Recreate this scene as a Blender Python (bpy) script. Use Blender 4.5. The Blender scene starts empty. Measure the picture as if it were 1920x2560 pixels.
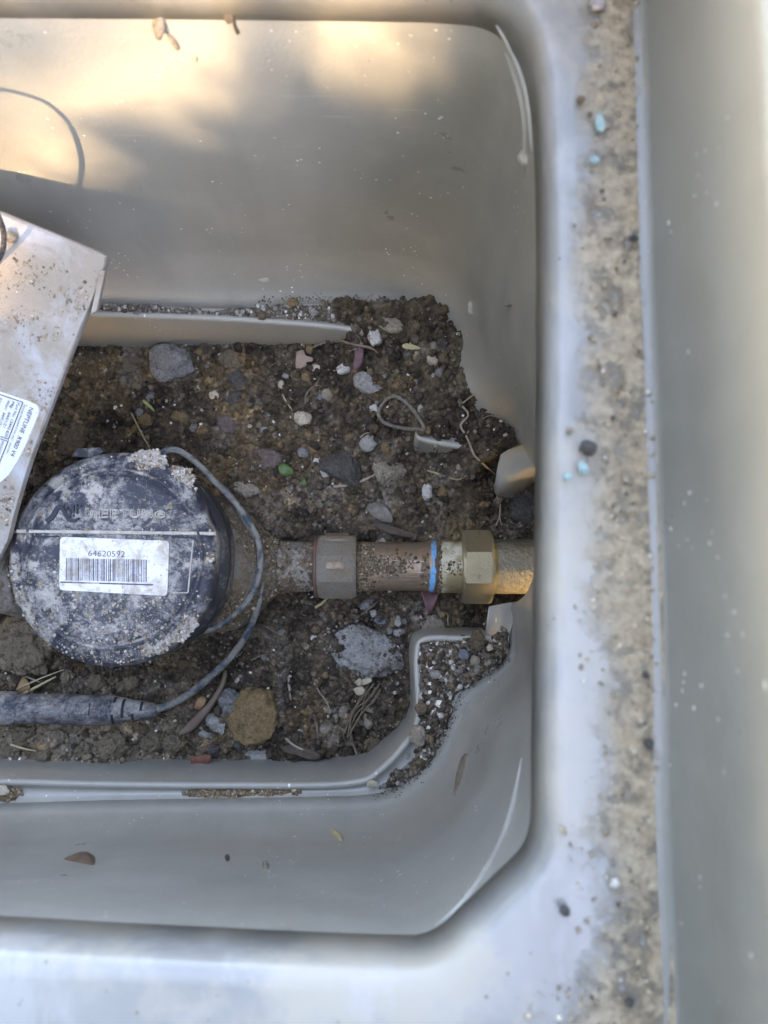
import bpy, bmesh, math, random
import numpy as np
from mathutils import Vector, Matrix
from mathutils.bvhtree import BVHTree

random.seed(7)
RNG = np.random.default_rng(7)
scene = bpy.context.scene
COL = scene.collection

# ------------------------------------------------------------------ camera
F = 1924.0                 # focal length in photograph pixels (26 mm equivalent)
TILT = math.radians(5.05)  # the phone leans a little towards the far wall
CAMZ = 0.385               # metres above the soil in the box
cam_d = bpy.data.cameras.new('camera')
cam_d.sensor_fit = 'VERTICAL'
cam_d.lens = 26.0
cam_d.sensor_height = 26.0 * 2560.0 / F
cam_d.clip_start = 0.01
cam_d.clip_end = 1000
cam_d.dof.use_dof = True
cam_d.dof.focus_distance = 0.355
cam_d.dof.aperture_fstop = 14.0
cam = bpy.data.objects.new('camera', cam_d)
COL.objects.link(cam)
cam.location = (0, 0, CAMZ)
cam.rotation_euler = (TILT, 0, 0)
scene.camera = cam

# ------------------------------------------------------------------ light
SUN = Vector((0.50, 1.40, -0.98)).normalized()      # travel direction of sunlight
to_sun = -SUN
world = bpy.data.worlds.new('World')
scene.world = world
world.use_nodes = True
wn = world.node_tree
bg = wn.nodes['Background']
sky = wn.nodes.new('ShaderNodeTexSky')
sky.sky_type = 'NISHITA'
sky.sun_disc = False
sky.sun_elevation = math.asin(to_sun.z)
sky.sun_rotation = math.atan2(to_sun.x, to_sun.y)
sky.air_density = 0.8
sky.dust_density = 1.0
sky.ozone_density = 1.0
wn.links.new(sky.outputs[0], bg.inputs[0])
bg.inputs[1].default_value = 0.15
sl = bpy.data.lights.new('sun', 'SUN')
sl.energy = 2.0
sl.angle = math.radians(0.53)
sl.color = (1.0, 0.84, 0.64)
so = bpy.data.objects.new('sun', sl)
COL.objects.link(so)
so.location = (-2, -5, 5)
so.rotation_euler = to_sun.to_track_quat('Z', 'Y').to_euler()

scene.view_settings.view_transform = 'Standard'
scene.view_settings.look = 'None'
scene.view_settings.gamma = 1.0
scene.view_settings.exposure = 4.82
scene.view_settings.use_white_balance = True        # the phone balances for open shade
scene.view_settings.white_balance_temperature = 9200
scene.view_settings.white_balance_tint = 16
scene.render.engine = 'CYCLES'
scene.cycles.use_denoising = True

# ------------------------------------------------------------------ helpers
ct, st = math.cos(TILT), math.sin(TILT)
def ray(px, py):
    x = (px - 960.0) / F
    y = (1280.0 - py) / F
    return Vector((x, y * ct + st, y * st - ct))
def P(px, py, z):
    """world point of the photograph's pixel at height z"""
    d = ray(px, py)
    t = (z - CAMZ) / d.z
    return Vector((d.x * t, d.y * t, z))
def PX(p):
    """inverse of P"""
    d = Vector((p[0], p[1], p[2] - CAMZ))
    y = d.y * ct + d.z * st
    z = -d.y * st + d.z * ct
    return (960 + F * d.x / -z, 1280 - F * y / -z)
def mpp(z):
    return (CAMZ - z) / F
class Plane3:
    def __init__(s, a, b, c):
        s.o = a
        s.n = (b - a).cross(c - a).normalized()
        if s.n.z < 0: s.n = -s.n
    def at(s, px, py, off=0.0):
        d = ray(px, py)
        c = Vector((0, 0, CAMZ))
        t = ((s.o + s.n * off) - c).dot(s.n) / d.dot(s.n)
        return c + d * t

def h3(ix, iy, iz, seed):
    n = (ix.astype(np.int64) * 374761393 + iy.astype(np.int64) * 668265263 + iz.astype(np.int64) * 2147483647 + seed * 144269504) & 0xFFFFFFFF
    n = ((n ^ (n >> 13)) * 1274126177) & 0xFFFFFFFF
    n = (n ^ (n >> 16)) & 0xFFFF
    return n / 65535.0
def vn(x, y, z, seed=0):
    x = np.asarray(x, float); y = np.asarray(y, float); z = np.asarray(z, float) + np.zeros_like(x)
    ix, iy, iz = np.floor(x), np.floor(y), np.floor(z)
    fx, fy, fz = x - ix, y - iy, z - iz
    fx, fy, fz = [f * f * (3 - 2 * f) for f in (fx, fy, fz)]
    r = 0
    for a in (0, 1):
        for b in (0, 1):
            for c in (0, 1):
                r = r + h3(ix + a, iy + b, iz + c, seed) * (fx if a else 1 - fx) * (fy if b else 1 - fy) * (fz if c else 1 - fz)
    return r * 2 - 1
def fbm(x, y, z, seed=0, o=4, g=0.5):
    s, a = 0, 1.0
    for i in range(o):
        s = s + a * vn(x * 2 ** i, y * 2 ** i, z * 2 ** i, seed + i * 17)
        a *= g
    return s

def mk(name, verts, faces, mat, parent=None, base=None, smooth=False, cols=None, label=None, cat=None, group=None, kind=None):
    """one mesh object from world-space vertices"""
    V = np.asarray(verts, dtype=np.float64).reshape(-1, 3)
    if parent is not None:
        b = np.array(parent['_b'])
    elif base is not None:
        b = np.array(base, dtype=float)
    else:
        b = np.array([V[:, 0].mean(), V[:, 1].mean(), V[:, 2].min()])
    me = bpy.data.meshes.new(name)
    L = V - b
    if isinstance(faces, np.ndarray) and faces.ndim == 2:
        nf, k = faces.shape
        me.vertices.add(len(L)); me.vertices.foreach_set('co', L.ravel())
        me.loops.add(nf * k); me.loops.foreach_set('vertex_index', faces.ravel().astype(np.int32))
        me.polygons.add(nf); me.polygons.foreach_set('loop_start', np.arange(0, nf * k, k, dtype=np.int32))
        me.update(calc_edges=True)
    else:
        me.from_pydata(L.tolist(), [], [list(f) for f in faces])
        me.update()
    if smooth:
        me.polygons.foreach_set('use_smooth', np.ones(len(me.polygons), dtype=bool))
    if cols is not None:
        at = me.color_attributes.new('Col', 'FLOAT_COLOR', 'POINT')
        c = np.ones((len(L), 4)); c[:, :3] = cols
        at.data.foreach_set('color', c.ravel())
    me.materials.append(mat)
    o = bpy.data.objects.new(name, me)
    COL.objects.link(o)
    if parent is not None:
        o.parent = parent
    else:
        o.location = b
    o['_b'] = [float(v) for v in b]
    tag(o, label, cat, group, kind)
    return o
def tag(o, label=None, cat=None, group=None, kind=None):
    if label: o['label'] = label
    if cat: o['category'] = cat
    if group: o['group'] = group
    if kind: o['kind'] = kind
def thing(name, loc, label, cat, group=None):
    o = bpy.data.objects.new(name, None)
    COL.objects.link(o)
    o.empty_display_size = 0.01
    o.location = loc
    o['_b'] = [float(v) for v in loc]
    tag(o, label, cat, group)
    return o

def crs(pts, n):
    """catmull-rom resample of points (any dimension) to n samples, even in arc length"""
    p = np.array([list(q) for q in pts], dtype=float)
    p = np.vstack([2 * p[0] - p[1], p, 2 * p[-1] - p[-2]])
    out = []
    m = 24
    for i in range(1, len(p) - 2):
        for k in range(m):
            t = k / m
            a, b, c, d = p[i - 1], p[i], p[i + 1], p[i + 2]
            out.append(0.5 * ((2 * b) + (-a + c) * t + (2 * a - 5 * b + 4 * c - d) * t * t + (-a + 3 * b - 3 * c + d) * t ** 3))
    out.append(p[-2])
    out = np.array(out)
    dd = np.r_[0, np.cumsum(np.linalg.norm(np.diff(out[:, :3], axis=0), axis=1))]
    s = np.linspace(0, dd[-1], n)
    return np.array([np.interp(s, dd, out[:, k]) for k in range(out.shape[1])]).T

def tube(pts, rad, n=24, seg=8, flat=1.0, wob=0.0, seed=1):
    """tube along points; rad number or list per control point"""
    if not hasattr(rad, '__len__'): rad = [rad] * len(pts)
    q = crs([list(p) + [r] for p, r in zip(pts, rad)], n)
    V, Fc = [], []
    prev = Vector((0, 0, 1))
    for i in range(n):
        t = Vector(q[min(i + 1, n - 1), :3]) - Vector(q[max(i - 1, 0), :3])
        t.normalize()
        u = t.cross(prev)
        if u.length < 1e-4: u = t.cross(Vector((0, 1, 0)))
        u.normalize(); w = u.cross(t)
        for k in range(seg):
            a = 2 * math.pi * k / seg
            rr = q[i, 3] * (1 + wob * float(vn(np.array([i * 0.6]), np.array([k * 0.9]), np.array([seed * 3.3]), seed)[0]))
            V.append(Vector(q[i, :3]) + u * math.cos(a) * rr + w * math.sin(a) * rr * flat)
    for i in range(n - 1):
        for k in range(seg):
            k2 = (k + 1) % seg
            Fc.append((i * seg + k, i * seg + k2, (i + 1) * seg + k2, (i + 1) * seg + k))
    Fc.append(tuple(range(seg - 1, -1, -1))); Fc.append(tuple((n - 1) * seg + k for k in range(seg)))
    return [tuple(v) for v in V], Fc

def revolve(profile, o, axis, seg=48, rfun=None, cap=True):
    """profile (along, radius) about axis through o"""
    ax = Vector(axis).normalized()
    u = ax.cross(Vector((0, 1, 0)))
    if u.length < .1: u = ax.cross(Vector((1, 0, 0)))
    u.normalize(); w = ax.cross(u)
    V, Fc = [], []
    for i, (s, r) in enumerate(profile):
        for k in range(seg):
            a = 2 * math.pi * k / seg
            rr = r if rfun is None else rfun(s, r, a)
            V.append(o + ax * s + u * math.cos(a) * rr + w * math.sin(a) * rr)
    n = len(profile)
    for i in range(n - 1):
        for k in range(seg):
            k2 = (k + 1) % seg
            Fc.append((i * seg + k, i * seg + k2, (i + 1) * seg + k2, (i + 1) * seg + k))
    if cap:
        Fc.append(tuple(range(seg - 1, -1, -1))); Fc.append(tuple((n - 1) * seg + k for k in range(seg)))
    return [tuple(v) for v in V], Fc

_ico = {}
def ico(level):
    if level not in _ico:
        bm = bmesh.new()
        bmesh.ops.create_icosphere(bm, subdivisions=level, radius=1.0)
        bm.verts.ensure_lookup_table()
        _ico[level] = (np.array([v.co[:] for v in bm.verts]), np.array([[v.index for v in f.verts] for f in bm.faces]))
        bm.free()
    return _ico[level]

# ------------------------------------------------------------------ materials
class NT:
    def __init__(s, name):
        s.m = bpy.data.materials.new(name); s.m.use_nodes = True
        s.t = s.m.node_tree; s.b = s.t.nodes['Principled BSDF']
        s.tc = s.t.nodes.new('ShaderNodeTexCoord')
    def new(s, k, **kw):
        n = s.t.nodes.new(k)
        for a, v in kw.items(): setattr(n, a, v)
        return n
    def ln(s, a, b): s.t.links.new(a, b)
    def noise(s, scale, detail=6, rough=0.6, vec=None, dist=0.0):
        n = s.new('ShaderNodeTexNoise')
        n.inputs['Scale'].default_value = scale; n.inputs['Detail'].default_value = detail
        n.inputs['Roughness'].default_value = rough; n.inputs['Distortion'].default_value = dist
        s.ln(vec or s.tc.outputs['Object'], n.inputs['Vector'])
        return n.outputs['Fac']
    def mapping(s, scale):
        n = s.new('ShaderNodeMapping'); n.inputs['Scale'].default_value = scale
        s.ln(s.tc.outputs['Object'], n.inputs['Vector'])
        return n.outputs[0]
    def voro(s, scale, feature='F1', vec=None, out='Distance', rnd=1.0):
        n = s.new('ShaderNodeTexVoronoi'); n.feature = feature
        n.inputs['Scale'].default_value = scale; n.inputs['Randomness'].default_value = rnd
        s.ln(vec or s.tc.outputs['Object'], n.inputs['Vector'])
        return n.outputs[out]
    def ramp(s, fac, stops):
        n = s.new('ShaderNodeValToRGB')
        e = n.color_ramp.elements
        while len(e) < len(stops): e.new(0.5)
        for el, (p, c) in zip(e, stops):
            el.position = p
            el.color = (*c, 1) if hasattr(c, '__len__') else (c, c, c, 1)
        s.ln(fac, n.inputs[0])
        return n.outputs[0]
    def mix(s, fac, a, b, mode='MIX'):
        n = s.new('ShaderNodeMix'); n.data_type = 'RGBA'; n.blend_type = mode
        for sock, v in ((n.inputs[0], fac), (n.inputs[6], a), (n.inputs[7], b)):
            if hasattr(v, 'links') or hasattr(v, 'is_linked'): s.ln(v, sock)
            elif hasattr(v, '__len__'): sock.default_value = (*v, 1)
            else: sock.default_value = v
        return n.outputs[2]
    def math(s, op, a, b=0.0):
        n = s.new('ShaderNodeMath'); n.operation = op
        for sock, v in ((n.inputs[0], a), (n.inputs[1], b)):
            if hasattr(v, 'is_linked'): s.ln(v, sock)
            else: sock.default_value = v
        return n.outputs[0]
    def bump(s, h, strength=0.3, dist=0.001, prev=None):
        n = s.new('ShaderNodeBump'); n.inputs['Strength'].default_value = strength; n.inputs['Distance'].default_value = dist
        s.ln(h, n.inputs['Height'])
        if prev: s.ln(prev, n.inputs['Normal'])
        s.ln(n.outputs[0], s.b.inputs['Normal'])
        return n.outputs[0]
    def set(s, **kw):
        for k, v in kw.items():
            sock = s.b.inputs[k.replace('_', ' ')]
            if hasattr(v, 'is_linked'): s.ln(v, sock)
            elif hasattr(v, '__len__'): sock.default_value = (*v, 1)
            else: sock.default_value = v
        return s.m

def m_plastic(name='grey_plastic', k=1.0):
    s = NT(name)
    sc = lambda *c: tuple(v * k for v in c)
    big = s.noise(9, 3, .5)
    base = s.mix(s.ramp(big, [(.35, 0.0), (.65, 1.0)]), sc(.27, .26, .228), sc(.32, .308, .272))
    film = s.ramp(s.noise(55, 5, .65), [(.46, 0.0), (.72, .45)])
    streak = s.ramp(s.noise(42, 5, .65, vec=s.mapping((1, 1, .12))), [(.52, 0.0), (.72, .35)])
    base = s.mix(film, base, sc(.37, .355, .315))
    base = s.mix(streak, base, sc(.215, .206, .178))
    # small pale flecks and dark specks stuck to the plastic
    v = s.math('ADD', s.voro(330), s.math('MULTIPLY', s.noise(170, 1), .22)); n2 = s.noise(40, 2)
    fl = s.math('MULTIPLY', s.ramp(v, [(.20, 1.0), (.25, 0.0)]), s.ramp(n2, [(.56, 0.0), (.6, .9)]))
    base = s.mix(fl, base, (.80, .78, .72))
    v2 = s.math('ADD', s.voro(150, vec=s.mapping((1, .45, 1.6))), s.math('MULTIPLY', s.noise(120, 1), .14))
    fl2 = s.math('MULTIPLY', s.ramp(v2, [(.115, 1.0), (.145, 0.0)]), s.ramp(s.noise(23, 2), [(.54, 0.0), (.58, 1.0)]))
    base = s.mix(fl2, base, (.82, .79, .72))
    v3 = s.voro(190)
    fl3 = s.math('MULTIPLY', s.ramp(v3, [(.03, 1.0), (.05, 0.0)]), s.ramp(s.noise(31, 1), [(.56, 0.0), (.6, 1.0)]))
    base = s.mix(fl3, base, (.05, .035, .025))
    # faint tan smears
    sm = s.ramp(s.noise(24, 8, .75, vec=s.mapping((1, 1, .5))), [(.60, 0.0), (.70, .5)])
    base = s.mix(sm, base, (.30, .25, .18))
    scr = s.ramp(s.noise(1.0, 3, .5, vec=s.mapping((18, 18, 900))), [(.66, 0.0), (.70, .35)])
    base = s.mix(s.math('MULTIPLY', scr, s.ramp(s.noise(35, 2), [(.52, 0.0), (.60, 1.0)])), base, sc(.5, .48, .44))
    rg = s.ramp(s.noise(30, 5), [(.3, .27), (.7, .38)])
    s.bump(s.noise(700, 4, .7), .30, .0005, s.bump(s.noise(28, 3), .25, .0016))
    return s.set(Base_Color=base, Roughness=rg, Specular_IOR_Level=.5)
def m_ledge():
    s = NT('ledge_plastic')
    base = s.mix(s.ramp(s.noise(30, 4), [(.35, 0.0), (.7, 1.0)]), (.155, .152, .142), (.195, .19, .176))
    # washed on dust
    d = s.ramp(s.noise(26, 7, .65), [(.46, 0.0), (.57, .55), (.75, .85)])
    base = s.mix(d, base, (.28, .245, .19))
    sep = s.new('ShaderNodeSeparateXYZ'); s.ln(s.tc.outputs['Object'], sep.inputs[0])
    nx = s.math('MULTIPLY', s.math('SUBTRACT', s.noise(45, 8, .72), .5), .030)
    corner = s.math('MULTIPLY', s.ramp(s.math('MULTIPLY', sep.outputs[1], -4.0), [(.36, 0.0), (.56, 1.0)]), .016)
    edge = s.math('ADD', s.math('ADD', sep.outputs[0], nx), corner)
    mudm = s.ramp(s.math('MULTIPLY', s.math('SUBTRACT', edge, .15), 10.0), [(.45, 0.0), (.51, .75), (.56, 1.0)])
    holes = s.ramp(s.noise(210, 7, .75), [(.36, .15), (.48, 1.0)])
    mudm = s.math('MULTIPLY', mudm, holes)
    mc = s.mix(s.ramp(s.noise(320, 6, .75), [(.38, 0.0), (.62, 1.0)]), (.24, .18, .118), (.41, .33, .225))
    mc = s.mix(s.ramp(s.noise(60, 4), [(.55, 0.0), (.68, .6)]), mc, (.30, .205, .11))
    base = s.mix(mudm, base, mc)
    w = s.ramp(s.noise(60, 6, .7, vec=s.mapping((1, .35, 1))), [(.50, 0.0), (.60, .45)])
    base = s.mix(s.math('MULTIPLY', w, s.math('SUBTRACT', 1.0, mudm)), base, (.25, .245, .235))
    v3 = s.voro(210)
    base = s.mix(s.math('MULTIPLY', s.ramp(v3, [(.07, 1.0), (.11, 0.0)]), s.ramp(s.noise(40, 2), [(.52, 0.0), (.58, 1.0)])), base, (.09, .07, .05))
    s.bump(s.math('MULTIPLY', s.noise(420, 6, .75), mudm), .9, .0016, s.bump(s.noise(120, 5), .12, .0008))
    rr_ = s.math('ADD', s.ramp(s.noise(26, 7, .65), [(.48, .30), (.66, .55)]), s.math('MULTIPLY', mudm, .45))
    return s.set(Base_Color=base, Roughness=rr_, Specular_IOR_Level=.5)
def m_vcol(name, rough=.9, bump=.8, bscale=900, var=.6, spec=.2, bd=.0012):
    s = NT(name)
    a = s.new('ShaderNodeAttribute'); a.attribute_name = 'Col'
    n = s.noise(bscale * .6, 4, .7)
    c = s.mix(1.0, a.outputs['Color'], s.ramp(n, [(.25, 1 - var), (.75, 1 + var)]), 'MULTIPLY')
    s.bump(s.noise(bscale, 5, .7), bump, bd)
    return s.set(Base_Color=c, Roughness=rough, Specular_IOR_Level=spec)
def m_stone(name, c1, c2, c3=None, rough=.85, vscale=160, bump=.6):
    s = NT(name)
    dk = tuple(v * .62 for v in c1); lt = tuple(min(.8, v * 1.3) for v in c2)
    c = s.mix(s.ramp(s.noise(vscale, 8, .75), [(.36, 0.0), (.64, 1.0)]), c1, c2)
    if c3: c = s.mix(s.ramp(s.noise(vscale * .45, 7, .78), [(.47, 0.0), (.58, .9)]), c, c3)
    c = s.mix(s.ramp(s.noise(900, 4, .7), [(.50, 0.0), (.68, .8)]), c, lt)
    c = s.mix(s.ramp(s.noise(700, 5, .7), [(.54, 0.0), (.66, .85)]), c, dk)
    # soil crust
    c = s.mix(s.ramp(s.noise(vscale * 1.7, 6, .75), [(.55, 0.0), (.64, .8)]), c, (.075, .055, .038))
    h = s.math('ADD', s.noise(330, 8, .75), s.math('MULTIPLY', s.voro(520), .35))
    s.bump(h, min(1.0, bump * 1.4), .0026)
    return s.set(Base_Color=c, Roughness=rough, Specular_IOR_Level=.25)
def m_simple(name, c1, c2, scale=200, rough=.6, metal=0.0, bump=.2, bscale=500, spec=.4, rr=None, bd=.0008):
    s = NT(name)
    c = s.mix(s.ramp(s.noise(scale, 6, .65), [(.35, 0.0), (.65, 1.0)]), c1, c2)
    s.bump(s.noise(bscale, 5, .65), bump, bd)
    return s.set(Base_Color=c, Roughness=rough if rr is None else s.ramp(s.noise(scale, 5), [(.35, rr[0]), (.65, rr[1])]), Metallic=metal, Specular_IOR_Level=spec)
def m_register(name='register_plastic', lo=.44, hi=.60, base=(.022, .026, .038), crust=True):
    s = NT(name)
    g = s.noise(62, 10, .78, dist=.5)
    fine = s.noise(700, 5, .75)
    m = s.math('ADD', s.math('MULTIPLY', g, .72), s.math('MULTIPLY', fine, .28))
    k = s.ramp(m, [(lo, 0.0), ((lo + hi) / 2, .45), (hi, 1.0)])
    c = s.mix(k, base, (.29, .275, .255))
    if crust:
        k2 = s.ramp(s.noise(40, 9, .74), [(.55, 0.0), (.60, .95)])
        c = s.mix(k2, c, (.34, .31, .275))
        k3 = s.ramp(s.noise(330, 5, .65), [(.60, 0.0), (.67, .85)])
        c = s.mix(k3, c, (.23, .165, .095))
        k4 = s.ramp(s.noise(260, 6, .7), [(.60, 0.0), (.66, .9)])
        c = s.mix(k4, c, base)
    s.bump(m, .8, .0016)
    return s.set(Base_Color=c, Roughness=s.ramp(m, [(lo, .36), (hi, .85)]), Specular_IOR_Level=.4)
def m_muddy(name, c, mud, lo, hi, scale=60, rough=.4, metal=0.0, mud2=None, bump=.3, spec=.4):
    s = NT(name)
    k = s.ramp(s.noise(scale, 9, .7, dist=.5), [(lo, 0.0), (hi, 1.0)])
    col = s.mix(k, c, mud)
    if mud2: col = s.mix(s.ramp(s.noise(scale * 4, 6, .7), [(.57, 0.0), (.66, 1.0)]), col, mud2)
    s.bump(s.noise(scale * 6, 6, .7), bump, .001)
    inv = s.ramp(s.noise(scale, 9, .7, dist=.5), [(lo, metal), (hi, 0.0)])
    return s.set(Base_Color=col, Roughness=s.ramp(s.noise(scale, 9, .7, dist=.5), [(lo, rough), (hi, .9)]), Metallic=inv, Specular_IOR_Level=spec)

M = {}
M['plastic'] = m_plastic()
M['ledge'] = m_ledge()
M['rim'] = m_plastic('shade_toned_rim', .56)  # same moulded plastic as the wall, colour darkened to stand in for shade
M['soil'] = m_vcol('soil')
M['crumb'] = m_vcol('soil_crumb', bscale=1600, bump=.4)
M['sand'] = m_vcol('sand', bscale=1400, bump=.5)
M['mud'] = m_vcol('dried_mud', bscale=700, bump=.7, var=.35)
M['register'] = m_register('register_plastic', .48, .58)
M['register_dark'] = m_register('register_side', .50, .64, (.018, .02, .025), False)
M['dust'] = m_simple('dust_line', (.25, .23, .20), (.40, .37, .32), 500, .9, bump=.6)
M['emboss'] = m_register('embossed_mark', .62, .78, (.016, .019, .027), False)
M['sticker'] = m_muddy('sticker_paper', (.55, .55, .56), (.38, .335, .28), .46, .60, 130, .5, mud2=(.30, .245, .18), bump=.2)
M['ink'] = m_muddy('ink', (.045, .048, .065), (.38, .34, .30), .55, .66, 150, .55, bump=.0)
M['ink_black'] = m_simple('ink_black', (.015, .015, .02), (.03, .03, .035), rough=.5, bump=0)
M['white_plastic'] = m_muddy('white_plastic', (.33, .33, .34), (.25, .212, .172), .38, .56, 30, .35, mud2=(.20, .158, .115), bump=.5, spec=.5)
M['label_white'] = m_muddy('label_white', (.52, .53, .54), (.45, .40, .34), .66, .72, 60, .35, bump=.05, spec=.5)
M['bronze'] = m_muddy('meter_body', (.13, .115, .095), (.115, .082, .052), .46, .56, 120, .7, mud2=(.19, .165, .135), bump=.8)
M['spud'] = m_muddy('spud_metal', (.22, .20, .175), (.12, .088, .058), .46, .56, 130, .6, .15, mud2=(.28, .255, .22), bump=.8)
M['old_nut'] = m_muddy('corroded_brass', (.185, .145, .10), (.185, .165, .135), .42, .54, 170, .65, .08, mud2=(.11, .085, .062), bump=1.0)
M['worn_copper'] = m_simple('worn_copper', (.32, .22, .15), (.21, .165, .125), 600, .45, .35, .9)
M['copper'] = m_muddy('copper_tube', (.33, .19, .125), (.27, .20, .145), .42, .60, 85, .36, .55, mud2=(.13, .095, .065), bump=.3)
def m_brass(name, bump, bscale, rough, c=((.35, .285, .175), (.27, .22, .14)), bd=.0012, stain=True):
    s = NT(name)
    col = s.mix(s.ramp(s.noise(60, 6, .6), [(.35, 0.0), (.65, 1.0)]), *c)
    if stain: col = s.mix(s.ramp(s.noise(150, 6, .7), [(.60, 0.0), (.72, .8)]), col, (.10, .075, .04))
    s.bump(s.noise(bscale, 5, .6), bump, bd)
    return s.set(Base_Color=col, Roughness=rough, Metallic=.7, Specular_IOR_Level=.5)
def m_copper():
    s = NT('copper_tube')
    k = s.ramp(s.noise(85, 9, .7, dist=.5), [(.42, 0.0), (.60, 1.0)])
    c = s.mix(k, (.26, .165, .105), (.22, .17, .125))
    pale = s.ramp(s.noise(55, 6, .7), [(.55, 0.0), (.68, .7)])
    c = s.mix(pale, c, (.36, .30, .22))
    sc_ = s.noise(1.0, 4, .6, vec=s.mapping((40, 1500, 1500)))
    c = s.mix(s.ramp(sc_, [(.60, 0.0), (.68, .75)]), c, (.55, .45, .36))
    c = s.mix(s.ramp(s.noise(300, 6, .7), [(.58, 0.0), (.66, .8)]), c, (.12, .085, .06))
    s.bump(s.noise(500, 5, .65), .3, .0008)
    return s.set(Base_Color=c, Roughness=.42, Metallic=.45)
M['copper'] = m_copper()
M['brass'] = m_brass('brass', .35, 1500, .42)
M['cast_brass'] = m_brass('cast_brass', .9, 420, .38, ((.34, .31, .235), (.28, .255, .19)), .0022)
M['brass_sleeve'] = m_muddy('brass_sleeve', (.33, .27, .15), (.50, .46, .36), .46, .60, 90, .4, .5, mud2=(.22, .17, .10), bump=.25)
M['blue_paint'] = m_muddy('blue_paint', (.09, .34, .60), (.22, .15, .10), .55, .62, 400, .6)
M['cable'] = m_muddy('cable', (.03, .05, .07), (.19, .185, .165), .42, .52, 120, .5, mud2=(.13, .10, .07), bump=.8)
M['black_cable'] = m_muddy('black_cable', (.03, .03, .035), (.16, .15, .14), .48, .62, 300, .6, bump=.8)
M['connector'] = m_register('connector_plastic', .43, .57, (.022, .028, .042), False)
M['slot'] = m_simple('slot_dark', (.01, .011, .014), (.02, .02, .025), rough=.7)
M['gasket'] = m_simple('gasket', (.13, .06, .045), (.08, .05, .04))
M['root'] = m_simple('root', (.20, .155, .11), (.12, .09, .065), 300, .8, bump=.4)
M['pale_root'] = m_simple('pale_root', (.36, .31, .25), (.24, .2, .15), 300, .8, bump=.4)
M['straw'] = m_simple('straw', (.42, .36, .20), (.30, .25, .14), 200, .6)
M['green'] = m_simple('green_leaf', (.065, .115, .03), (.04, .075, .02), 250, .5)
M['green_stalk'] = m_simple('green_stalk', (.36, .38, .16), (.25, .3, .11), 120, .5)
M['purple'] = m_simple('purple_leaf', (.16, .075, .08), (.10, .05, .055), 150, .6)
M['purple_stem'] = m_simple('purple_stem', (.13, .075, .07), (.12, .10, .06), 60, .55)
M['brown_leaf'] = m_simple('brown_leaf', (.27, .16, .075), (.18, .105, .05), 150, .65)
M['red_leaf'] = m_simple('red_leaf', (.16, .05, .03), (.10, .035, .025), 150, .5)
M['pink_chip'] = m_simple('pink_chip', (.33, .22, .17), (.24, .17, .13), 250, .8)
M['pod'] = m_simple('dry_pod', (.20, .18, .155), (.11, .095, .08), 400, .8, bump=.6)
M['bark'] = m_simple('bark', (.10, .075, .055), (.055, .04, .03), 300, .9, bump=.8)
M['cream_flake'] = m_simple('cream_flake', (.42, .36, .26), (.30, .25, .175), 500, .8, bump=.6)
M['teal'] = m_simple('teal_flake', (.17, .26, .255), (.25, .35, .33), 500, .8, bump=.6)
M['seed'] = m_simple('seed_casing', (.16, .105, .07), (.08, .05, .035), 300, .5)
STONE = {
 'grey': m_stone('grey_stone', (.16, .155, .15), (.25, .24, .23)),
 'lgrey': m_stone('light_grey_stone', (.24, .23, .21), (.33, .315, .29), (.42, .40, .37)),
 'white': m_stone('white_stone', (.50, .475, .43), (.62, .59, .54), (.38, .35, .31)),
 'cream': m_stone('cream_stone', (.46, .39, .29), (.58, .50, .39), (.33, .26, .18)),
 'tan': m_stone('tan_stone', (.25, .205, .155), (.34, .285, .22), (.19, .165, .14)),
 'brown': m_stone('brown_stone', (.12, .085, .058), (.17, .125, .085)),
 'dark': m_stone('dark_stone', (.055, .05, .047), (.095, .086, .078), (.12, .105, .09)),
 'ochre': m_stone('ochre_stone', (.185, .125, .062), (.245, .168, .088), (.13, .09, .05)),
 'sandy': m_stone('sandy_stone', (.23, .155, .075), (.30, .205, .105), (.20, .13, .06), bump=.8),
 'mauve': m_stone('mauve_stone', (.12, .09, .08), (.155, .118, .105)),
 'blue': m_stone('blue_grey_stone', (.13, .14, .16), (.20, .21, .23)),
 'clod': m_stone('clay_clod', (.165, .128, .088), (.235, .185, .13), bump=1.0),
 'concrete': m_stone('chalky_lump', (.27, .26, .245), (.38, .365, .34), (.13, .105, .085), bump=1.0),
}

# ------------------------------------------------------------------ ground round the box
ZL, ZR = 0.212, 0.2640       # lid ledge, rim top
ZG = 0.246
OX0, OX1, OY0, OY1 = -0.36, 0.0625, -0.1150, 0.1600   # inside of the lid recess
RW = 0.017
def ground():
    s = NT('lawn_soil')
    c = s.mix(s.ramp(s.noise(3, 8, .7), [(.4, 0.0), (.6, 1.0)]), (.10, .075, .05), (.06, .075, .03))
    s.bump(s.noise(60, 6, .7), .8, .01)
    m = s.set(Base_Color=c, Roughness=.95)
    a0, a1, b0, b1 = OX0 - RW * .45, OX1 + RW * .45, OY0 - RW * .45, OY1 + RW * .45
    B = 150
    xs, ys = [-B, -2, a0, a1, 2, B], [-B, -2, b0, b1, 2, B]
    V = [(x, y, ZG) for y in ys for x in xs]
    Fc = [(j * 6 + i, j * 6 + i + 1, (j + 1) * 6 + i + 1, (j + 1) * 6 + i) for j in range(5) for i in range(5) if not (i == 2 and j == 2)]
    mk('ground', V, Fc, m, base=(0, 0, ZG), kind='structure', label='bare ground around the sunken meter box')
ground()

# ------------------------------------------------------------------ meter box
box = thing('meter_box', (-0.15, 0.02, 0.0), 'grey moulded plastic water meter box sunk in the ground with mud on its ledge', 'meter box')
ZT, ZB = 0.200, 0.030
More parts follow.
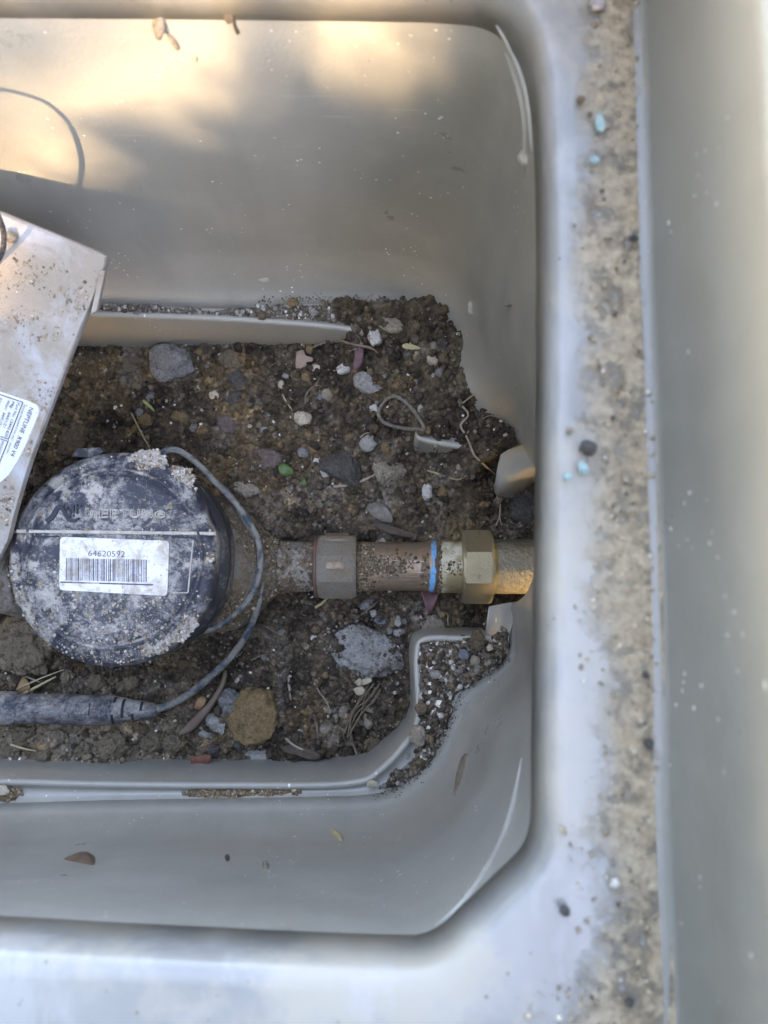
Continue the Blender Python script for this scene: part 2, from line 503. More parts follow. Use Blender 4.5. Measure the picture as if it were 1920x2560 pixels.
# stations: base pixel, base z, top pixel, fillet
ST = [
 (-400, 735, ZB, -800, 18, 1), (0, 747, ZB, -120, 20, 1), (240, 760, ZB, 200, 22, 1), (600, 772, ZB, 620, 26, 1), (860, 768, ZB, 940, 30, 1),
 (1000, 773, ZB, 1110, 34, 1), (1080, 806, ZB, 1215, 48, 1), (1115, 860, ZB, 1278, 95, 1), (1128, 960, ZB, 1318, 180, 1), (1150, 1010, ZB, 1340, 330, 1),
 (1200, 1043, ZB, 1347, 600, .8), (1262, 1064, ZB, 1347, 860, .5), (1284, 1088, ZB, 1346, 1020, .2), (1300, 1112, .036, 1345, 1110, 0), (1328, 1150, .052, 1345, 1165, 0),
 (1346, 1190, .080, 1344, 1200, 0), (1353, 1300, .105, 1343, 1300, 0), (1349, 1390, .095, 1341, 1395, 0), (1335, 1440, .078, 1340, 1450, 0), (1316, 1482, .060, 1339, 1500, 0),
 (1297, 1502, .045, 1338, 1545, 0), (1278, 1514, .036, 1338, 1590, .1), (1273, 1560, ZB, 1337, 1660, .3), (1264, 1640, ZB, 1336, 1770, .7), (1200, 1690, ZB, 1334, 1920, 1),
 (1140, 1735, ZB, 1332, 2060, 1), (1110, 1820, ZB, 1308, 2130, 1), (1065, 1900, ZB, 1240, 2200, 1), (1000, 1960, ZB, 1160, 2275, 1), (930, 1985, ZB, 1075, 2345, 1),
 (760, 1992, ZB, 930, 2352, 1), (300, 2000, ZB, 330, 2325, 1), (0, 2008, ZB, -60, 2305, 1), (-400, 2018, ZB, -700, 2290, 1)]
rows = []
for (bx, by, bz, tx, ty, fl) in ST:
    b = P(bx, by, bz); t = P(tx, ty, ZT)
    rows.append((t.x, t.y, ZT, b.x, b.y, bz, fl))
# close the loop round the unseen left end
lt, lb = rows[0], rows[-1]
xl = -0.335
rows = [(xl, 0.09, ZT, xl - .005, 0.085, ZB, 1), (xl + .012, lt[1] - .005, ZT, xl + .01, lt[4] - .005, ZB, 1)] + rows + [(xl + .012, lb[1] + .005, ZT, xl + .01, lb[4] + .005, ZB, 1), (xl, -0.05, ZT, xl - .005, -0.05, ZB, 1)]
NW = 520
LO = crs(rows + [rows[0]], NW)[:-1]
NW -= 1
def loop_normals(xy):
    t = np.roll(xy, -3, 0) - np.roll(xy, 3, 0)
    n = np.stack([-t[:, 1], t[:, 0]], 1)   # loop runs clockwise seen from above -> outward is left
    n /= np.linalg.norm(n, axis=1)[:, None] + 1e-12
    return n
topxy, basexy = LO[:, 0:2], LO[:, 3:5]
nT, nB = loop_normals(topxy), loop_normals(basexy)
if (nT[:, 0] * (topxy[:, 0] + .13)).mean() < 0: nT, nB = -nT, -nB
MR = 46
V = []
for j in range(MR + 1):
    v = j / MR
    t = max(0.0, (v - .80) / .20)
    out = .008 * (math.sqrt(max(0, 1 - t * t)) if v > .80 else v / .80)
    zz = LO[:, 2] * (1 - v) + LO[:, 5] * v
    xy = topxy * (1 - v) + basexy * v
    n = nT * (1 - v) + nB * v
    off = .0003 * (1 - v) + out * LO[:, 6] + .0025 * math.sin(math.pi * v)
    wav = .0011 * fbm(xy[:, 0] * 18, xy[:, 1] * 18, zz * 18, 5, 2) * math.sin(math.pi * v)
    p = xy + n * (off + wav)[:, None]
    V.append(np.c_[p, zz])
V = np.vstack(V)
Fq = np.array([(j * NW + i, (j + 1) * NW + i, (j + 1) * NW + (i + 1) % NW, j * NW + (i + 1) % NW) for j in range(MR) for i in range(NW)])
wall = mk('wall', V, Fq, M['plastic'], box, smooth=True)
md = wall.modifiers.new('thickness', 'SOLIDIFY'); md.thickness = .0032; md.offset = 1
cen = V.mean(0)
# make sure thickness grows outward
f0 = Fq[NW * 10 + 200]; nn = np.cross(V[f0[1]] - V[f0[0]], V[f0[2]] - V[f0[0]])
md.offset = 1 if np.dot(nn[:2], nT[200]) > 0 else -1
WBVH = BVHTree.FromPolygons([Vector(v) for v in V], Fq.tolist())
def hit(px, py, off=0.0):
    d = ray(px, py).normalized()
    loc, n, idx, dist = WBVH.ray_cast(Vector((0, 0, CAMZ)), d)
    if loc is None: return None, None
    if n.dot(d) > 0: n = -n
    return loc + n * off, n

# lid ledge with its turned-down lip
ccx, ccy = -0.15, 0.02
def outer_pt(x, y, ex=0.0):
    dx, dy = x - ccx, y - ccy
    ts = []
    if dx > 0: ts.append((OX1 + ex - ccx) / dx)
    if dx < 0: ts.append((OX0 - ex - ccx) / dx)
    if dy > 0: ts.append((OY1 + ex - ccy) / dy)
    if dy < 0: ts.append((OY0 - ex - ccy) / dy)
    t = min(ts)
    return ccx + dx * t, ccy + dy * t
outxy = np.array([outer_pt(x, y) for x, y in topxy])
loops = []
for off, z in ((.0, .1965), (.0, .207), (.0006, .2098), (.0018, .2114), (.0035, ZL)):
    loops.append(np.c_[topxy + nT * off, np.full(NW, z)])
inn = topxy + nT * .0035
for k in range(1, 13):
    s_ = k / 12
    xy = inn * (1 - s_) + outxy * s_
    z = ZL + .0006 * fbm(xy[:, 0] * 25, xy[:, 1] * 25, np.zeros(NW), 3, 2) * math.sin(math.pi * s_) + (0.001 if k == 12 else 0)
    loops.append(np.c_[xy, z])
# an underside so the lip has body
loops.insert(0, np.c_[topxy + nT * .0022, np.full(NW, .1965)])
loops.insert(0, np.c_[topxy + nT * .0022, np.full(NW, .2010)])
V = np.vstack(loops)
n_ = len(loops)
Fq = np.array([(j * NW + i, (j + 1) * NW + i, (j + 1) * NW + (i + 1) % NW, j * NW + (i + 1) % NW) for j in range(n_ - 1) for i in range(NW)])
ledge = mk('lid_ledge', V, Fq, M['ledge'], box, smooth=True)

# rim standing round the lid recess
def rect_loop(ex, r=.016, n=10):
    out = []
    x0, x1, y0, y1 = OX0 - ex, OX1 + ex, OY0 - ex, OY1 + ex
    rr = r + ex
    for (cx, cy, a0) in ((x1 - rr, y1 - rr, 0), (x0 + rr, y1 - rr, 90), (x0 + rr, y0 + rr, 180), (x1 - rr, y0 + rr, 270)):
        for k in range(n + 1):
            a = math.radians(a0 + 90 * k / n)
            out.append((cx + rr * math.cos(a), cy + rr * math.sin(a)))
        # intermediate points for gentle wobble
    q = []
    for i in range(len(out)):
        a, b = out[i], out[(i + 1) % len(out)]
        L = math.hypot(a[0] - b[0], a[1] - b[1])
        m = max(1, int(L / .012))
        for k in range(m): q.append((a[0] + (b[0] - a[0]) * k / m, a[1] + (b[1] - a[1]) * k / m))
    return q
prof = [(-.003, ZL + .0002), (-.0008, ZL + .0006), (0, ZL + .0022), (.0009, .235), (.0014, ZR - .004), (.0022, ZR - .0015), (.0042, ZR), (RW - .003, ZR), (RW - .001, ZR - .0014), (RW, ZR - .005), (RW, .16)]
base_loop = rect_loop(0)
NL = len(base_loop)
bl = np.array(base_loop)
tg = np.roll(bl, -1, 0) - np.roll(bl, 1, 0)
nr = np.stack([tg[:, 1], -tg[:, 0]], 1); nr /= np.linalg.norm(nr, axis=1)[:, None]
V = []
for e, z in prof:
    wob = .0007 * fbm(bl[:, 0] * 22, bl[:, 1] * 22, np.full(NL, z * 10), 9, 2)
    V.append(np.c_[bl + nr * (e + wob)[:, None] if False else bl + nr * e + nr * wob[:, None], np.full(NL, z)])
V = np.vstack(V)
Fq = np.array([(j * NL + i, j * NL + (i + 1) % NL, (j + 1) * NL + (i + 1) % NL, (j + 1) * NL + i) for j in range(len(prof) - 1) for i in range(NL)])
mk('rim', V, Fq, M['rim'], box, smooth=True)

# bottom flange with an upright inner lip
FU = [(-400, 735, -400, 776), (0, 747, 0, 781), (240, 760, 240, 788), (600, 772, 600, 802), (860, 768, 880, 827), (1000, 773, 975, 852), (1080, 806, 1030, 915), (1115, 860, 1046, 1000),
      (1128, 960, 1041, 1086), (1150, 1010, 1056, 1101), (1200, 1043, 1110, 1113), (1262, 1064, 1175, 1123), (1284, 1088, 1232, 1126)]
FL = [(1273, 1560, 1228, 1591), (1264, 1640, 1150, 1591), (1200, 1690, 1062, 1593), (1140, 1735, 1037, 1636), (1110, 1820, 1040, 1795), (1065, 1900, 1002, 1866), (1000, 1960, 940, 1928), (930, 1985, 895, 1950),
      (760, 1992, 760, 1959), (300, 2000, 300, 1957), (0, 2008, 0, 1950), (-400, 2018, -400, 1942)]
for name, prs in (('bottom_flange', FU), ('bottom_flange', FL)):
    rr = []
    for (bx, by, ix, iy) in prs:
        b = P(bx, by, ZB); i = P(ix, iy, ZB + .001)
        sunk = {975: .010, 1030: .010, 1046: .005}.get(ix, 0.0)
        rr.append((i.x, i.y, 0, b.x, b.y, sunk))
    q = crs(rr, 220)
    t = np.gradient(q[:, :2], axis=0)
    n = np.stack([-t[:, 1], t[:, 0]], 1); n /= np.linalg.norm(n, axis=1)[:, None]
    if ((q[:, 3:5] - q[:, :2]) * n).sum() < 0: n = -n     # towards the wall
    I, B = q[:, :2], q[:, 3:5]
    N = len(q)
    zs_ = q[:, 5]
    lp = [np.c_[I - n * .0022, np.full(N, -.03)], np.c_[I - n * .0016, np.full(N, -.005)], np.c_[I - n * .0004, np.full(N, ZB - .001)], np.c_[I, np.full(N, ZB + .0008)],
          np.c_[I + n * .0012, np.full(N, ZB + .0012)], np.c_[I + n * .0024, np.full(N, ZB + .0002)], np.c_[I + n * .0036, np.full(N, ZB - .0022)], np.c_[I * .45 + B * .55, np.full(N, ZB - .0032)],
          np.c_[I * .15 + B * .85, np.full(N, ZB - .002)], np.c_[B + n * .0012, np.full(N, ZB + .001)]]
    lp = [np.c_[l_[:, :2], l_[:, 2] - zs_] for l_ in lp]
    V = np.vstack(lp)
    Fq = np.array([(j * N + i, j * N + i + 1, (j + 1) * N + i + 1, (j + 1) * N + i) for j in range(len(lp) - 1) for i in range(N - 1)])
    mk(name, V, Fq, M['plastic'], box, smooth=True)

# torn knock-out remnants either side of the pipe opening
def plate(name, pts, thick, mat, parent, jag=0.0):
    """polygon of world points, extruded down"""
    c = sum(pts, Vector()) / len(pts)
    n = (pts[1] - pts[0]).cross(pts[2] - pts[0]).normalized()
    if n.z < 0: n = -n
    q = []
    for i_ in range(len(pts)):
        a_, b_ = pts[i_], pts[(i_ + 1) % len(pts)]
        for k_ in range(3): q.append(a_.lerp(b_, k_ / 3) + (Vector((random.uniform(-1, 1), random.uniform(-1, 1), 0)) * jag if k_ else Vector()))
    k = len(q)
    top = [Vector(p) for p in q]; 
    inn_ = [p + (c - p) * .05 + n * .0004 for p in top]
    bot = [p - n * thick for p in top]
    V = inn_ + top + bot
    Fc = [tuple(range(k))] + [(i, (i + 1) % k, k + (i + 1) % k, k + i) for i in range(k)] + [(k + i, k + (i + 1) % k, 2 * k + (i + 1) % k, 2 * k + i) for i in range(k)] + [tuple(range(3 * k - 1, 2 * k - 1, -1))]
    return mk(name, [tuple(v) for v in V], Fc, mat, parent)
def flap(name, rows, thick=.003):
    """curved tongue of plastic: rows of pixel+height points, surface splined both ways"""
    g = [crs([tuple(P(*p)) for p in r], 16) for r in rows]
    g = np.array([crs([tuple(g[k][i]) for k in range(len(g))], 14) for i in range(16)])     # 16 x 14 x 3
    du = np.gradient(g, axis=0); dv = np.gradient(g, axis=1)
    n = np.cross(du, dv); n /= np.linalg.norm(n, axis=2)[..., None] + 1e-12
    if n[..., 2].mean() < 0: n = -n
    b = g - n * thick
    a, c = g.shape[:2]
    V = np.vstack([g.reshape(-1, 3), b.reshape(-1, 3)]); o = a * c
    Fc = []
    for i in range(a - 1):
        for j in range(c - 1):
            q = (i * c + j, (i + 1) * c + j, (i + 1) * c + j + 1, i * c + j + 1)
            Fc.append(q); Fc.append(tuple(o + k for k in q[::-1]))
    bd = [(i * c, (i + 1) * c) for i in range(a - 1)] + [((i + 1) * c + c - 1, i * c + c - 1) for i in range(a - 1)] + [(j + 1, j) for j in range(c - 1)] + [((a - 1) * c + j, (a - 1) * c + j + 1) for j in range(c - 1)]
    for p, q in bd: Fc.append((p, q, o + q, o + p))
    mk(name, V, Fc, M['plastic'], box, smooth=True)
flap('torn_flap', [[(1252, 1136, .030), (1276, 1122, .036), (1312, 1112, .046), (1352, 1112, .060)], [(1243, 1170, .026), (1280, 1158, .032), (1318, 1150, .042), (1354, 1150, .056)], [(1238, 1205, .021), (1268, 1200, .026), (1304, 1180, .037), (1348, 1164, .050)],
                   [(1236, 1228, .016), (1264, 1230, .014), (1302, 1212, .016), (1345, 1184, .028)], [(1244, 1242, .006), (1272, 1244, .002), (1305, 1230, .000), (1343, 1200, .006)]])
flap('torn_flap', [[(1222, 1516, .020), (1262, 1508, .030), (1298, 1503, .043)], [(1217, 1550, .019), (1258, 1548, .029), (1288, 1545, .038)], [(1214, 1580, .017), (1245, 1582, .026), (1276, 1580, .032)], [(1214, 1594, .015), (1240, 1600, .024), (1272, 1602, .030)]])

# moulded beads in the corners
for pts in ([(1082, 2322), (1150, 2266), (1205, 2190), (1258, 2090), (1290, 1980), (1304, 1895)], [(1262, 130), (1288, 190), (1308, 270), (1314, 350), (1313, 440)], [(1240, 60), (1285, 140), (1318, 240), (1330, 380)]):
    w = [hit(x, y)[0] for x, y in pts]
    w = [p for p in w if p is not None]
    if len(w) > 2:
        n = len(w)
        V, Fc = tube(w, [.0003] + [.0009] * (n - 2) + [.0003], 40, 8)
        mk('corner_bead', V, Fc, M['plastic'], box, smooth=True)

# ------------------------------------------------------------------ soil
CT = [(-300, 900, -.015), (100, 950, -.022), (250, 900, -.016), (250, 1000, -.02), (300, 1090, -.026), (180, 1150, -.03), (0, 1300, -.03), (420, 1060, -.014), (500, 900, -.006), (300, 870, -.012),
 (600, 900, -.002), (600, 1050, -.003), (660, 880, -.001), (780, 880, .004), (840, 862, .012), (890, 836, .027), (900, 800, .034), (860, 772, .036), (960, 790, .036), (1060, 810, .036), (1110, 870, .037), (1120, 960, .036),
 (1150, 1005, .036), (1200, 1040, .034), (1270, 1075, .033), (960, 900, .026), (900, 920, .013), (850, 950, .006), (1010, 970, .027), (960, 1000, .014), (1045, 1060, .0305), (1000, 1090, .014), (1040, 1135, .003), (1062, 1140, .004), (1085, 1138, .008), (1110, 1136, .014), (1045, 1165, .000), (1110, 1170, .003), (1138, 1128, .026), (1160, 1122, .034), (1195, 1128, .036), (1225, 1132, .034),
 (1180, 1100, .033), (1100, 1085, .032), (1060, 1075, .0315), (1225, 1180, .010), (1260, 1260, .000), (1330, 1240, .006), (1330, 1330, .002), (1100, 1250, .002), (950, 1250, .002), (800, 1250, .000), (700, 1250, .002), (620, 1250, .003),
 (560, 1120, -.006), (700, 1100, .000), (800, 1050, .002), (650, 1300, .006), (740, 1310, .000), (700, 1400, -.004), (800, 1520, -.006), (950, 1520, -.006), (1100, 1530, -.006), (1200, 1560, -.008), (1320, 1420, -.008), (1000, 1640, -.004),
 (900, 1640, -.002), (700, 1560, -.008), (620, 1500, -.012), (560, 1620, -.012), (650, 1700, -.006), (560, 1800, -.006), (700, 1880, -.008), (900, 1860, -.014), (850, 1780, -.010), (980, 1760, -.006), (980, 1880, -.014), (400, 1680, -.012), (200, 1700, -.010), (60, 1680, -.012),
 (100, 1860, -.004), (300, 1860, -.003), (450, 1860, -.006), (0, 1780, -.008), (-300, 1850, -.006), (-300, 1500, -.02), (300, 1400, -.02), (1010, 1900, -.012), (1500, 1200, .0), (1500, 1450, -.004), (960, 1400, -.006)]
CW = np.array([list(P(a, b, c)) for a, b, c in CT])
GX0, GX1, GY0, GY1, GS = -0.235, 0.100, -0.104, 0.140, 0.00048
gx = np.arange(GX0, GX1, GS); gy = np.arange(GY0, GY1, GS)
NX, NY = len(gx), len(gy)
# coarse inverse distance interpolation, then refined by bilinear
cx_ = np.linspace(GX0, GX1, 230); cy_ = np.linspace(GY0, GY1, 170)
CXX, CYY = np.meshgrid(cx_, cy_)
d2 = (CXX[..., None] - CW[:, 0]) ** 2 + (CYY[..., None] - CW[:, 1]) ** 2 + 4e-6
w_ = d2 ** -1.9
HC = (w_ * CW[:, 2]).sum(-1) / w_.sum(-1)
def bil(A, x, y):
    u = np.clip((x - GX0) / (GX1 - GX0) * (A.shape[1] - 1), 0, A.shape[1] - 1.001); v = np.clip((y - GY0) / (GY1 - GY0) * (A.shape[0] - 1), 0, A.shape[0] - 1.001)
    i, j = u.astype(int), v.astype(int); a, b = u - i, v - j
    return A[j, i] * (1 - a) * (1 - b) + A[j, i + 1] * a * (1 - b) + A[j + 1, i] * (1 - a) * b + A[j + 1, i + 1] * a * b
GXX, GYY = np.meshgrid(gx, gy)
H = bil(HC, GXX.ravel(), GYY.ravel()).reshape(NY, NX)
H += .0030 * fbm(GXX * 45, GYY * 45, np.zeros_like(GXX), 11, 3) + .0014 * fbm(GXX * 230, GYY * 230, np.zeros_like(GXX), 21, 4, .65)
# base colours
nz = fbm(GXX * 28, GYY * 28, np.zeros_like(GXX), 31, 4)
nz2 = fbm(GXX * 120, GYY * 120, np.zeros_like(GXX), 41, 3)
dark = np.array([.040, .032, .025]); mid = np.array([.088, .070, .052]); och = np.array([.128, .094, .058]); gry = np.array([.17, .15, .13])
def lerp3(a, b, t): return a + (b - a) * np.clip(t, 0, 1)[..., None]
C = lerp3(dark + np.zeros((NY, NX, 3)), mid, .5 + .8 * nz2)
C = lerp3(C, och, (nz - .36) * 1.8)
C = lerp3(C, gry, (vn(GXX * 75, GYY * 75, np.zeros_like(GXX), 51) - .45) * 1.6)
C = np.array([1.14, 1.08, 1.0]) * C * (1 + .45 * vn(GXX * 700, GYY * 700, np.zeros_like(GXX), 53))[..., None]
# paler clay towards the lower left, greyer crumbs lower middle
ppx = 960 + F * GXX / CAMZ
cl = np.clip((-.05 - GYY) / .02, 0, 1) * np.clip((-.075 - GXX) / .03, 0, 1)
C = lerp3(C, np.array([.215, .168, .115]), cl * (.75 + .4 * nz2))
ob = np.exp(-(((GXX + .062) / .034) ** 2 + ((GYY - .052) / .024) ** 2))
C = lerp3(C, np.array([.120, .082, .046]), ob * (.45 + .8 * nz2))
# lumps splatted into the surface
def splat(n, rmin, rmax, squash, power=2.0):
    r = rmin + (rmax - rmin) * RNG.random(n) ** power
    xs = GX0 + (GX1 - GX0) * RNG.random(n); ys = GY0 + (GY1 - GY0) * RNG.random(n)
    for a, b, rad in zip(xs, ys, r):
        i0, i1 = int((a - rad - GX0) / GS), int((a + rad - GX0) / GS) + 2
        j0, j1 = int((b - rad - GY0) / GS), int((b + rad - GY0) / GS) + 2
        if i0 < 0 or j0 < 0 or i1 >= NX or j1 >= NY: continue
        sx = GXX[j0:j1, i0:i1]; sy = GYY[j0:j1, i0:i1]
        e = .75 + .5 * RNG.random(); th = RNG.random() * 3.14
        dx, dy = sx - a, sy - b
        u = (dx * math.cos(th) + dy * math.sin(th)) * e; v = (-dx * math.sin(th) + dy * math.cos(th)) / e
        k = rad * rad - u * u - v * v
        ok = k > 0
        z0 = H[min(NY - 1, int((b - GY0) / GS)), min(NX - 1, int((a - GX0) / GS))] - rad * .22
        hh = np.where(ok, z0 + squash * np.sqrt(np.maximum(k, 0)), -9)
        sub = H[j0:j1, i0:i1]
        take = hh > sub
        sub[take] = hh[take]
        f = .6 + .8 * RNG.random()
        cc = C[j0:j1, i0:i1]
        tint = np.array([1, 1, 1]) if RNG.random() < .75 else (np.array([1.35, 1.25, 1.05]) if RNG.random() < .5 else np.array([1.25, 1.3, 1.4]))
        cc[take] = cc[take] * f * tint
splat(900, .0018, .0048, .75)
splat(9000, .0007, .0024, .9)
H += .0005 * fbm(GXX * 800, GYY * 800, np.zeros_like(GXX), 23, 2, .7)
HF = H
def soil_z(x, y):
    i = np.clip(((np.asarray(x) - GX0) / GS).astype(int), 0, NX - 1); j = np.clip(((np.asarray(y) - GY0) / GS).astype(int), 0, NY - 1)
    return HF[j, i]
def on_soil(px, py):
    z = 0.0
    for _ in range(3):
        p = P(px, py, z)
        i0 = min(NX - 4, max(3, int((p.x - GX0) / GS))); j0 = min(NY - 4, max(3, int((p.y - GY0) / GS)))
        z = float(HF[j0 - 3:j0 + 4, i0 - 3:i0 + 4].mean())
    return P(px, py, z)
idx = np.arange(NX * NY).reshape(NY, NX)
Fq = np.stack([idx[:-1, :-1], idx[:-1, 1:], idx[1:, 1:], idx[1:, :-1]], -1).reshape(-1, 4)
soil = mk('soil', np.c_[GXX.ravel(), GYY.ravel(), H.ravel()], Fq, M['soil'], base=(0, 0, 0), smooth=True, cols=C.reshape(-1, 3), kind='structure', label='dark crumbly soil in the bottom of the meter box', cat='soil')

# the same earth carried on beyond the detailed patch, under the box's far end and outside the pipe hole
ex = np.unique(np.r_[np.linspace(-.40, GX0 + .0015, 60), np.linspace(GX0 + .0015, GX1 - .002, 100), np.linspace(GX1 - .002, .22, 40)])
ey = np.unique(np.r_[np.linspace(-.20, GY0 + .0015, 30), np.linspace(GY0 + .0015, GY1 - .002, 80), np.linspace(GY1 - .002, .22, 25)])
EX, EY = np.meshgrid(ex, ey)
EZ = bil(HC, EX.ravel(), EY.ravel()).reshape(EX.shape) - .002 + .003 * fbm(EX * 60, EY * 60, np.zeros_like(EX), 91, 4)
inner = (EX > GX0 + .004) & (EX < GX1 - .005) & (EY > GY0 + .004) & (EY < GY1 - .005)
EZ = np.where(inner, EZ - .03, EZ)
id_ = np.arange(EX.size).reshape(EX.shape)
Fe = np.stack([id_[:-1, :-1], id_[:-1, 1:], id_[1:, 1:], id_[1:, :-1]], -1).reshape(-1, 4)
Ce = lerp3(dark + np.zeros(EX.shape + (3,)), mid, .5 + .8 * fbm(EX * 120, EY * 120, np.zeros_like(EX), 41, 3))
mk('soil_bed', np.c_[EX.ravel(), EY.ravel(), EZ.ravel()], Fe, M['soil'], base=(0, 0, 0), smooth=True, cols=Ce.reshape(-1, 3), kind='structure', label='earth under and around the buried part of the meter box')

def grains(name, pos, size, cols, mat, label, cat, flat=.75, lv=1):
    """a mass of crumbs as one mesh: icosahedra with their own shape and colour"""
    n = len(pos); I0, I1 = ico(lv)
    A = RNG.normal(size=(n, 3, 3)); Q, _ = np.linalg.qr(A)
    sc = (.65 + .7 * RNG.random((n, 3))) * size[:, None]
    L = I0[None] * (1 + (.28 if lv == 1 else .62) * (RNG.random((n, len(I0))) - .5))[..., None]
    V = np.einsum('nij,nkj->nki', Q, L * sc[:, None, :])
    V[:, :, 2] *= flat
    V = V + pos[:, None, :]
    Fc = (I1[None] + (np.arange(n) * len(I0))[:, None, None]).reshape(-1, 3)
    cc = np.repeat(cols, len(I0), axis=0)
    return mk(name, V.reshape(-1, 3), Fc, mat, cols=cc, label=label, cat=cat, kind='stuff', base=(float(pos[:, 0].mean()), float(pos[:, 1].mean()), 0))
def pick(n, table):
    w = np.array([t[0] for t in table], float); w /= w.sum()
    k = RNG.choice(len(table), n, p=w)
    c = np.array([t[1] for t in table])[k]
    return c * (.7 + .6 * RNG.random((n, 1)))
TABLE = [(8, (.055, .043, .033)), (9, (.12, .093, .068)), (2.5, (.15, .112, .068)), (3.5, (.19, .168, .145)), (1.6, (.36, .32, .27)), (.9, (.58, .54, .48))]
n = 50000
xs = GX0 + .02 + (GX1 - GX0 - .03) * RNG.random(n); ys = GY0 + (GY1 - GY0) * RNG.random(n)
keep = vn(xs * 60, ys * 60, np.zeros(n), 77) > -.45
xs, ys = xs[keep], ys[keep]; n = len(xs)
sz = .00020 + .0011 * RNG.random(n) ** 4
zc = soil_z(xs, ys) + sz * .3
cc = pick(n, TABLE)
ii = np.clip(((xs - GX0) / GS).astype(int), 0, NX - 1); jj = np.clip(((ys - GY0) / GS).astype(int), 0, NY - 1)
cc = np.where((RNG.random(n) < .6)[:, None], C[jj, ii] * (.7 + .7 * RNG.random((n, 1))), cc)
grains('soil_crumbs', np.c_[xs, ys, zc], sz, cc, M['crumb'], 'loose crumbs of dark soil and grit all over the pit bottom', 'soil')

n = 4200
xs = GX0 + .02 + (GX1 - GX0 - .03) * RNG.random(n); ys = GY0 + (GY1 - GY0) * RNG.random(n)
keep = vn(xs * 45, ys * 45, np.zeros(n), 79) > -.3
xs, ys = xs[keep], ys[keep]; n = len(xs)
sz = .0008 + .0016 * RNG.random(n) ** 3
ii = np.clip(((xs - GX0) / GS).astype(int), 0, NX - 1); jj = np.clip(((ys - GY0) / GS).astype(int), 0, NY - 1)
cc = np.where((RNG.random(n) < .7)[:, None], C[jj, ii] * (.65 + .6 * RNG.random((n, 1))), pick(n, TABLE[:2]))
grains('soil_lumps', np.c_[xs, ys, soil_z(xs, ys) + sz * .35], sz, cc, M['crumb'], 'rounded lumps of crumbled earth strewn over the pit bottom', 'soil', lv=2)

# dirt lying on the flange
def inside(poly, x, y):
    r = np.zeros(len(x), bool); j = len(poly) - 1
    for i in range(len(poly)):
        xi, yi = poly[i]; xj, yj = poly[j]
        r ^= ((yi > y) != (yj > y)) & (x < (xj - xi) * (y - yi) / (yj - yi + 1e-12) + xi)
        j = i
    return r
def dirt_patch(name, pxpoly, z0, zmax, cols, label, gs=.0006, table=TABLE, ng=1500, gmax=.0013, seed=3, edge=.006, rough=.0009, holes=0.0, parent=None):
    poly = [tuple(P(a, b, z0))[:2] for a, b in pxpoly]
    pa = np.array(poly)
    x = np.arange(pa[:, 0].min(), pa[:, 0].max(), gs); y = np.arange(pa[:, 1].min(), pa[:, 1].max(), gs)
    X, Y = np.meshgrid(x, y)
    ins = inside(poly, X.ravel(), Y.ravel()).reshape(X.shape)
    # distance to the outline
    D = np.full(X.shape, 9.0)
    for i in range(len(poly)):
        a, b = np.array(poly[i - 1]), np.array(poly[i]); ab = b - a; L2 = (ab ** 2).sum() + 1e-12
        t = np.clip(((X - a[0]) * ab[0] + (Y - a[1]) * ab[1]) / L2, 0, 1)
        D = np.minimum(D, np.hypot(X - a[0] - t * ab[0], Y - a[1] - t * ab[1]))
    D = np.where(ins, D, -D)
    D = D + .0012 * fbm(X * 220, Y * 220, np.zeros_like(X), seed, 3)
    if holes: D = np.minimum(D, .0055) + holes * fbm(X * 90, Y * 90, np.zeros_like(X), seed + 8, 5, .75) - holes * .1
    e = np.clip(D / edge, 0, 1)
    Z = z0 - .001 + zmax * np.sqrt(e) * (.8 + .35 * fbm(X * 140, Y * 140, np.zeros_like(X), seed + 2, 2)) + rough * fbm(X * 420, Y * 420, np.zeros_like(X), seed + 4, 3)
    ok = D > 0
    m = ok[:-1, :-1] & ok[1:, :-1] & ok[:-1, 1:] & ok[1:, 1:]
    id_ = np.arange(X.size).reshape(X.shape)
    Fq = np.stack([id_[:-1, :-1], id_[:-1, 1:], id_[1:, 1:], id_[1:, :-1]], -1)[m]
    used = np.unique(Fq); rm = -np.ones(X.size, int); rm[used] = np.arange(len(used))
    nn_ = .5 + .5 * fbm(X * 150, Y * 150, np.zeros_like(X), seed + 6, 3)
    Cc = lerp3(np.array(cols[0]) + np.zeros(X.shape + (3,)), np.array(cols[1]), nn_)
    V = np.c_[X.ravel(), Y.ravel(), Z.ravel()][used]
    o = mk(name, V, rm[Fq], M['mud'], parent, smooth=True, cols=Cc.reshape(-1, 3)[used], label=label, cat=None if parent else 'dirt', kind='stuff')
    if ng:
        k = RNG.integers(0, len(V), ng)
        sz = .0003 + gmax * RNG.random(ng) ** 3
        pos = V[k] + np.c_[(RNG.random((ng, 2)) - .5) * gs, sz * .3]
        g = grains(name + '_grains', pos, sz, pick(ng, table), M['crumb'], label, 'dirt')
        bpy.data.objects.remove(g) if False else None
        # grains belong to the patch
        g.parent = o; g.location = Vector(g['_b']) - Vector(o['_b'])
        for kk in ('label', 'category'):
            if kk in g: del g[kk]
        g.name = 'grains'
    return o
GRIT = [(4, (.17, .145, .12)), (4, (.11, .085, .06)), (2, (.28, .26, .23)), (1, (.5, .48, .45))]
dirt_patch('shelf_dirt', [(-100, 752), (240, 760), (420, 764), (480, 776), (600, 768), (650, 757), (760, 752), (880, 756), (890, 815), (840, 818), (760, 808), (600, 796), (400, 790), (240, 784), (-100, 776)], ZB - .002, .0045, ((.10, .085, .065), (.17, .145, .115)),
           'thin band of gritty dirt along the far bottom flange', table=GRIT, ng=2600, gmax=.0010, seed=13, edge=.004)
